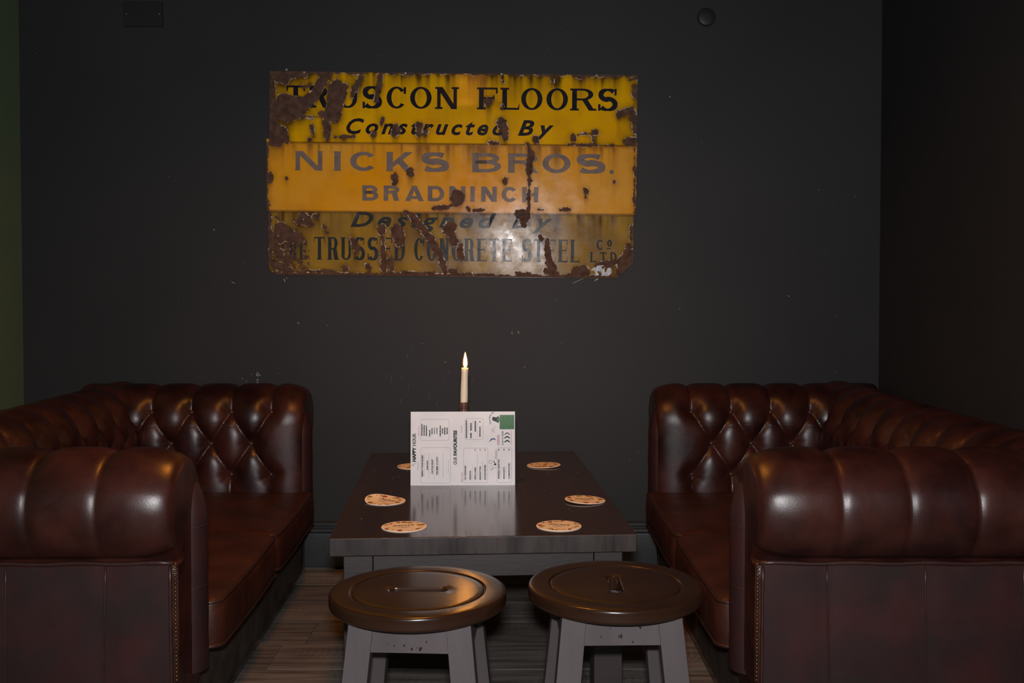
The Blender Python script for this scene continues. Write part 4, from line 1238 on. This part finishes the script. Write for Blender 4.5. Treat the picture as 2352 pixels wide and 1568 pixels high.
# ------------------------------------------------------------------ bottle, candle
bxx, byy = -.1432, 2.948
bot = empty('bottle', (bxx, byy, TH)); tag(bot, 'brown glass bottle used as candle holder, standing behind the menu', 'bottle')
b = MB(); b.lathe([(.004,.006),(.026,.003),(.0295,.0),(.0305,.004),(.031,.02),(.031,.115),(.029,.130),(.022,.148),(.0155,.165),(.0132,.185),(.0132,.203)], 40)
b.build('glass_body', M['bottle'], bot, smooth=50)
b = MB()
prof = [(.0128,.196),(.0145,.198),(.0145,.203),(.0133,.2045),(.0133,.207),(.0148,.2085),(.0148,.2105),(.0133,.212),(.0133,.2145),(.0147,.216),(.0147,.218),(.0132,.2195),(.0132,.225),(.0117,.2265),(.0114,.226),(.0112,.200)]
b.lathe(prof, 40, caps=False); b.build('threaded_neck', M['cap_wax'], bot, smooth=40)
candle = empty('candle', (bxx, byy, TH + .205)); tag(candle, 'lit ivory candle stuck in the brown bottle neck', 'candle')
b = MB(); rows = []
n = 32
cp = [(.0095,0),(.0108,.006),(.0110,.022),(.0112,.034),(.0111,.05),(.0106,.075),(.0102,.100),(.0102,.120),(.0100,.1225),(.0090,.1232),(.0060,.1215),(.0005,.1205)]
for r_, z in cp:
    lx = .0033*(z/.125); 
    rows.append([(lx + r_*(1+.025*math.sin(3*a+z*60))*math.cos(a), r_*(1+.025*math.sin(2*a+z*40))*math.sin(a), z) for a in [2*math.pi*k/n for k in range(n)]])
b.grid(rows, close_v=True); b.f = [tuple(reversed(q)) for q in b.f]; b.add(rows[0], [tuple(range(n))])
b.build('wax', M['candle'], candle, smooth=60)
b = MB(); b.tube([(.0033,0,.1195),(.0036,0,.1245),(.0048,0,.1285),(.0066,0,.1315)], [.0008,.0008,.0008,.0005], 6); b.build('wick', M['wick'], candle, smooth=180)
b = MB(); fh = .0465; z0 = .1235; rows = []
for k in range(19):
    t = k/18; r_ = .0062*math.sin(math.pi*min(1, t**.66))**.72*(1-.30*t) if 0 < t < 1 else .0002
    rows.append((max(r_, .0002), z0 + fh*t))
b.lathe(rows, 24, .0045, 0); b.build('flame', M['flame'], candle, smooth=180)
b = MB(); b.lathe([(r_*1.45+.0006, z0 - .001 + (z-z0)*1.06) for r_, z in rows], 24, .0045, 0); b.build('flame_glow', M['glow_shell'], candle, smooth=180)  # added shell standing in for the orange glow round the flame
cl_ = bpy.data.lights.new('candle_flame_light', 'POINT'); cl_.energy = .62; cl_.color = (1.0,.34,.045); cl_.shadow_soft_size = .010
clo = bpy.data.objects.new('candle_flame_light', cl_); C.objects.link(clo); clo.location = (bxx + .0045, byy, TH + .205 + z0 + .024)

# ------------------------------------------------------------------ stools
SD = .1725
def stool(x, y, slot_rot, leg_rot, label):
    root = empty('round_stool', (x, y, 0), leg_rot); tag(root, label, 'stool', 'slotted round stools')
    zt, th = .475, .0285
    n = 72; b = MB()
    sr = slot_rot - leg_rot
    # slot outline (stadium) matched to the circle by fraction of the way round
    hl, hr = .0545-.0125, .0125
    slot = []
    for k in range(n):
        f_ = k/n; per = 4*hl + 2*math.pi*hr; d = (f_*per) % per
        q = hl
        # start at (hl+hr, 0) and go ccw
        if d < math.pi*hr/2: a = d/hr; p = (hl+hr*math.cos(a), hr*math.sin(a))
        elif d < math.pi*hr/2 + 2*hl: p = (hl-(d-math.pi*hr/2), hr)
        elif d < 1.5*math.pi*hr + 2*hl: a = math.pi/2+(d-math.pi*hr/2-2*hl)/hr; p = (-hl+hr*math.cos(a), hr*math.sin(a))
        elif d < 1.5*math.pi*hr + 4*hl: p = (-hl+(d-1.5*math.pi*hr-2*hl), -hr)
        else: a = 1.5*math.pi+(d-1.5*math.pi*hr-4*hl)/hr; p = (hl+hr*math.cos(a), hr*math.sin(a))
        slot.append((p[0]*math.cos(sr)-p[1]*math.sin(sr), p[0]*math.sin(sr)+p[1]*math.cos(sr)))
    def circ(r_, z): return [(r_*math.cos(2*math.pi*k/n+sr), r_*math.sin(2*math.pi*k/n+sr), z) for k in range(n)]
    def blend(f_, z, R0): return [(slot[k][0]*(1-f_)+R0*math.cos(2*math.pi*k/n+sr)*f_, slot[k][1]*(1-f_)+R0*math.sin(2*math.pi*k/n+sr)*f_, z) for k in range(n)]
    sc_ = lambda k_, z: [(p[0]*k_, p[1]*k_, z) for p in slot]
    zi = zt - .0008
    rings = [sc_(1, zt-th), sc_(1, zt-.004), sc_(1.04, zi-.0008), sc_(1.12, zi)]
    s2 = sc_(1.12, 0)
    for f_ in (.3,.6,.9): rings.append([(s2[k][0]*(1-f_)+.1225*math.cos(2*math.pi*k/n+sr)*f_, s2[k][1]*(1-f_)+.1225*math.sin(2*math.pi*k/n+sr)*f_, zi) for k in range(n)])
    for r_, z in ((.1262,zi),(.1276,zi-.0005),(.1285,zi-.0022),(.1298,zi-.0034),(.1312,zi-.0030),(.1322,zt-.0010),(.1332,zt-.0002),(.135,zt),(.155,zt),(SD-.0060,zt),(SD-.0030,zt-.0006),(SD-.0011,zt-.0021),(SD-.0002,zt-.0048),(SD,zt-.009),(SD,zt-.0205),(SD-.0008,zt-.0238),(SD-.003,zt-.0268),(SD-.007,zt-th)):
        rings.append(circ(r_, z))
    rings.append(blend(.5, zt-th, SD-.007)); rings.append(sc_(1, zt-th))
    b.grid(rings, close_v=True)
    b.f = [tuple(reversed(q)) for q in b.f] if False else b.f
    b.build('seat', M['seat_wood'], root, smooth=38)
    # legs
    zb = zt - th; half_t = .1135; half_b = .1135 + zb*.098*1.0; lw_, ld = .0465, .034
    for sx_ in (-1, 1):
        for sy_ in (-1, 1):
            def ft(hx, z, w_, d_):
                ax, ay = sx_*hx, sy_*(hx*.98); ix_, iy_ = ax - sx_*w_, ay - sy_*d_
                x0, x1 = min(ax, ix_), max(ax, ix_); y0, y1 = min(ay, iy_), max(ay, iy_)
                return [(x0,y0,z),(x1,y0,z),(x1,y1,z),(x0,y1,z)]
            b = MB(); b.hexa(ft(half_b, 0, lw_*.72, ld*.9), ft(half_t+zb*.098*.62, zb*.38, lw_*1.02, ld)); b.hexa(ft(half_t+zb*.098*.62, zb*.38, lw_*1.02, ld), ft(half_t, zb, lw_, ld))
            o = b.build('leg', M['stool_leg'], root, smooth=40, bevel=.0012)
    for k in range(4):
        b = MB(); a = half_t - lw_ + .001; hb = .0565
        yo = -(half_t*.98) + .004; yi = yo + .020
        sh_ = .098*hb
        b.hexa([(-a-sh_,yo-sh_,zb-hb),(a+sh_,yo-sh_,zb-hb),(a+sh_,yi-sh_,zb-hb),(-a-sh_,yi-sh_,zb-hb)], [(-a,yo,zb),(a,yo,zb),(a,yi,zb),(-a,yi,zb)])
        c_, s_ = math.cos(k*math.pi/2), math.sin(k*math.pi/2)
        b.v = [(p[0]*c_-p[1]*s_, p[0]*s_+p[1]*c_, p[2]) for p in b.v]
        b.build('apron', M['stool_leg'], root, smooth=40, bevel=.001)
    # dark specks of drink on the front apron
    b = MB()
    rr = random.Random(int(x*1000))
    for k in range(9):
        xx = rr.uniform(-.05, .05); zz = zb - rr.uniform(.012, .050); yy = -(half_t*.98) + .004 - .098*(zb-zz) - .0004; w_ = rr.uniform(.0008,.0024); h_ = w_*rr.uniform(.8,2.0)
        pts = [(xx+w_*math.cos(t), yy-.098*0, zz+h_*math.sin(t)) for t in [2*math.pi*q/8 for q in range(8)]]
        b.add(pts, [tuple(range(8))])
    b.build('stain_specks', M['speck'], root)['kind'] = 'stuff'
    return root
stool(-.1835, 1.930, math.radians(0), math.radians(-3.0), 'round brown stool with its slot lying crosswise, in front of the table')
stool(.2050, 1.970, math.radians(90), math.radians(1.5), 'round brown stool with its slot pointing at the table')
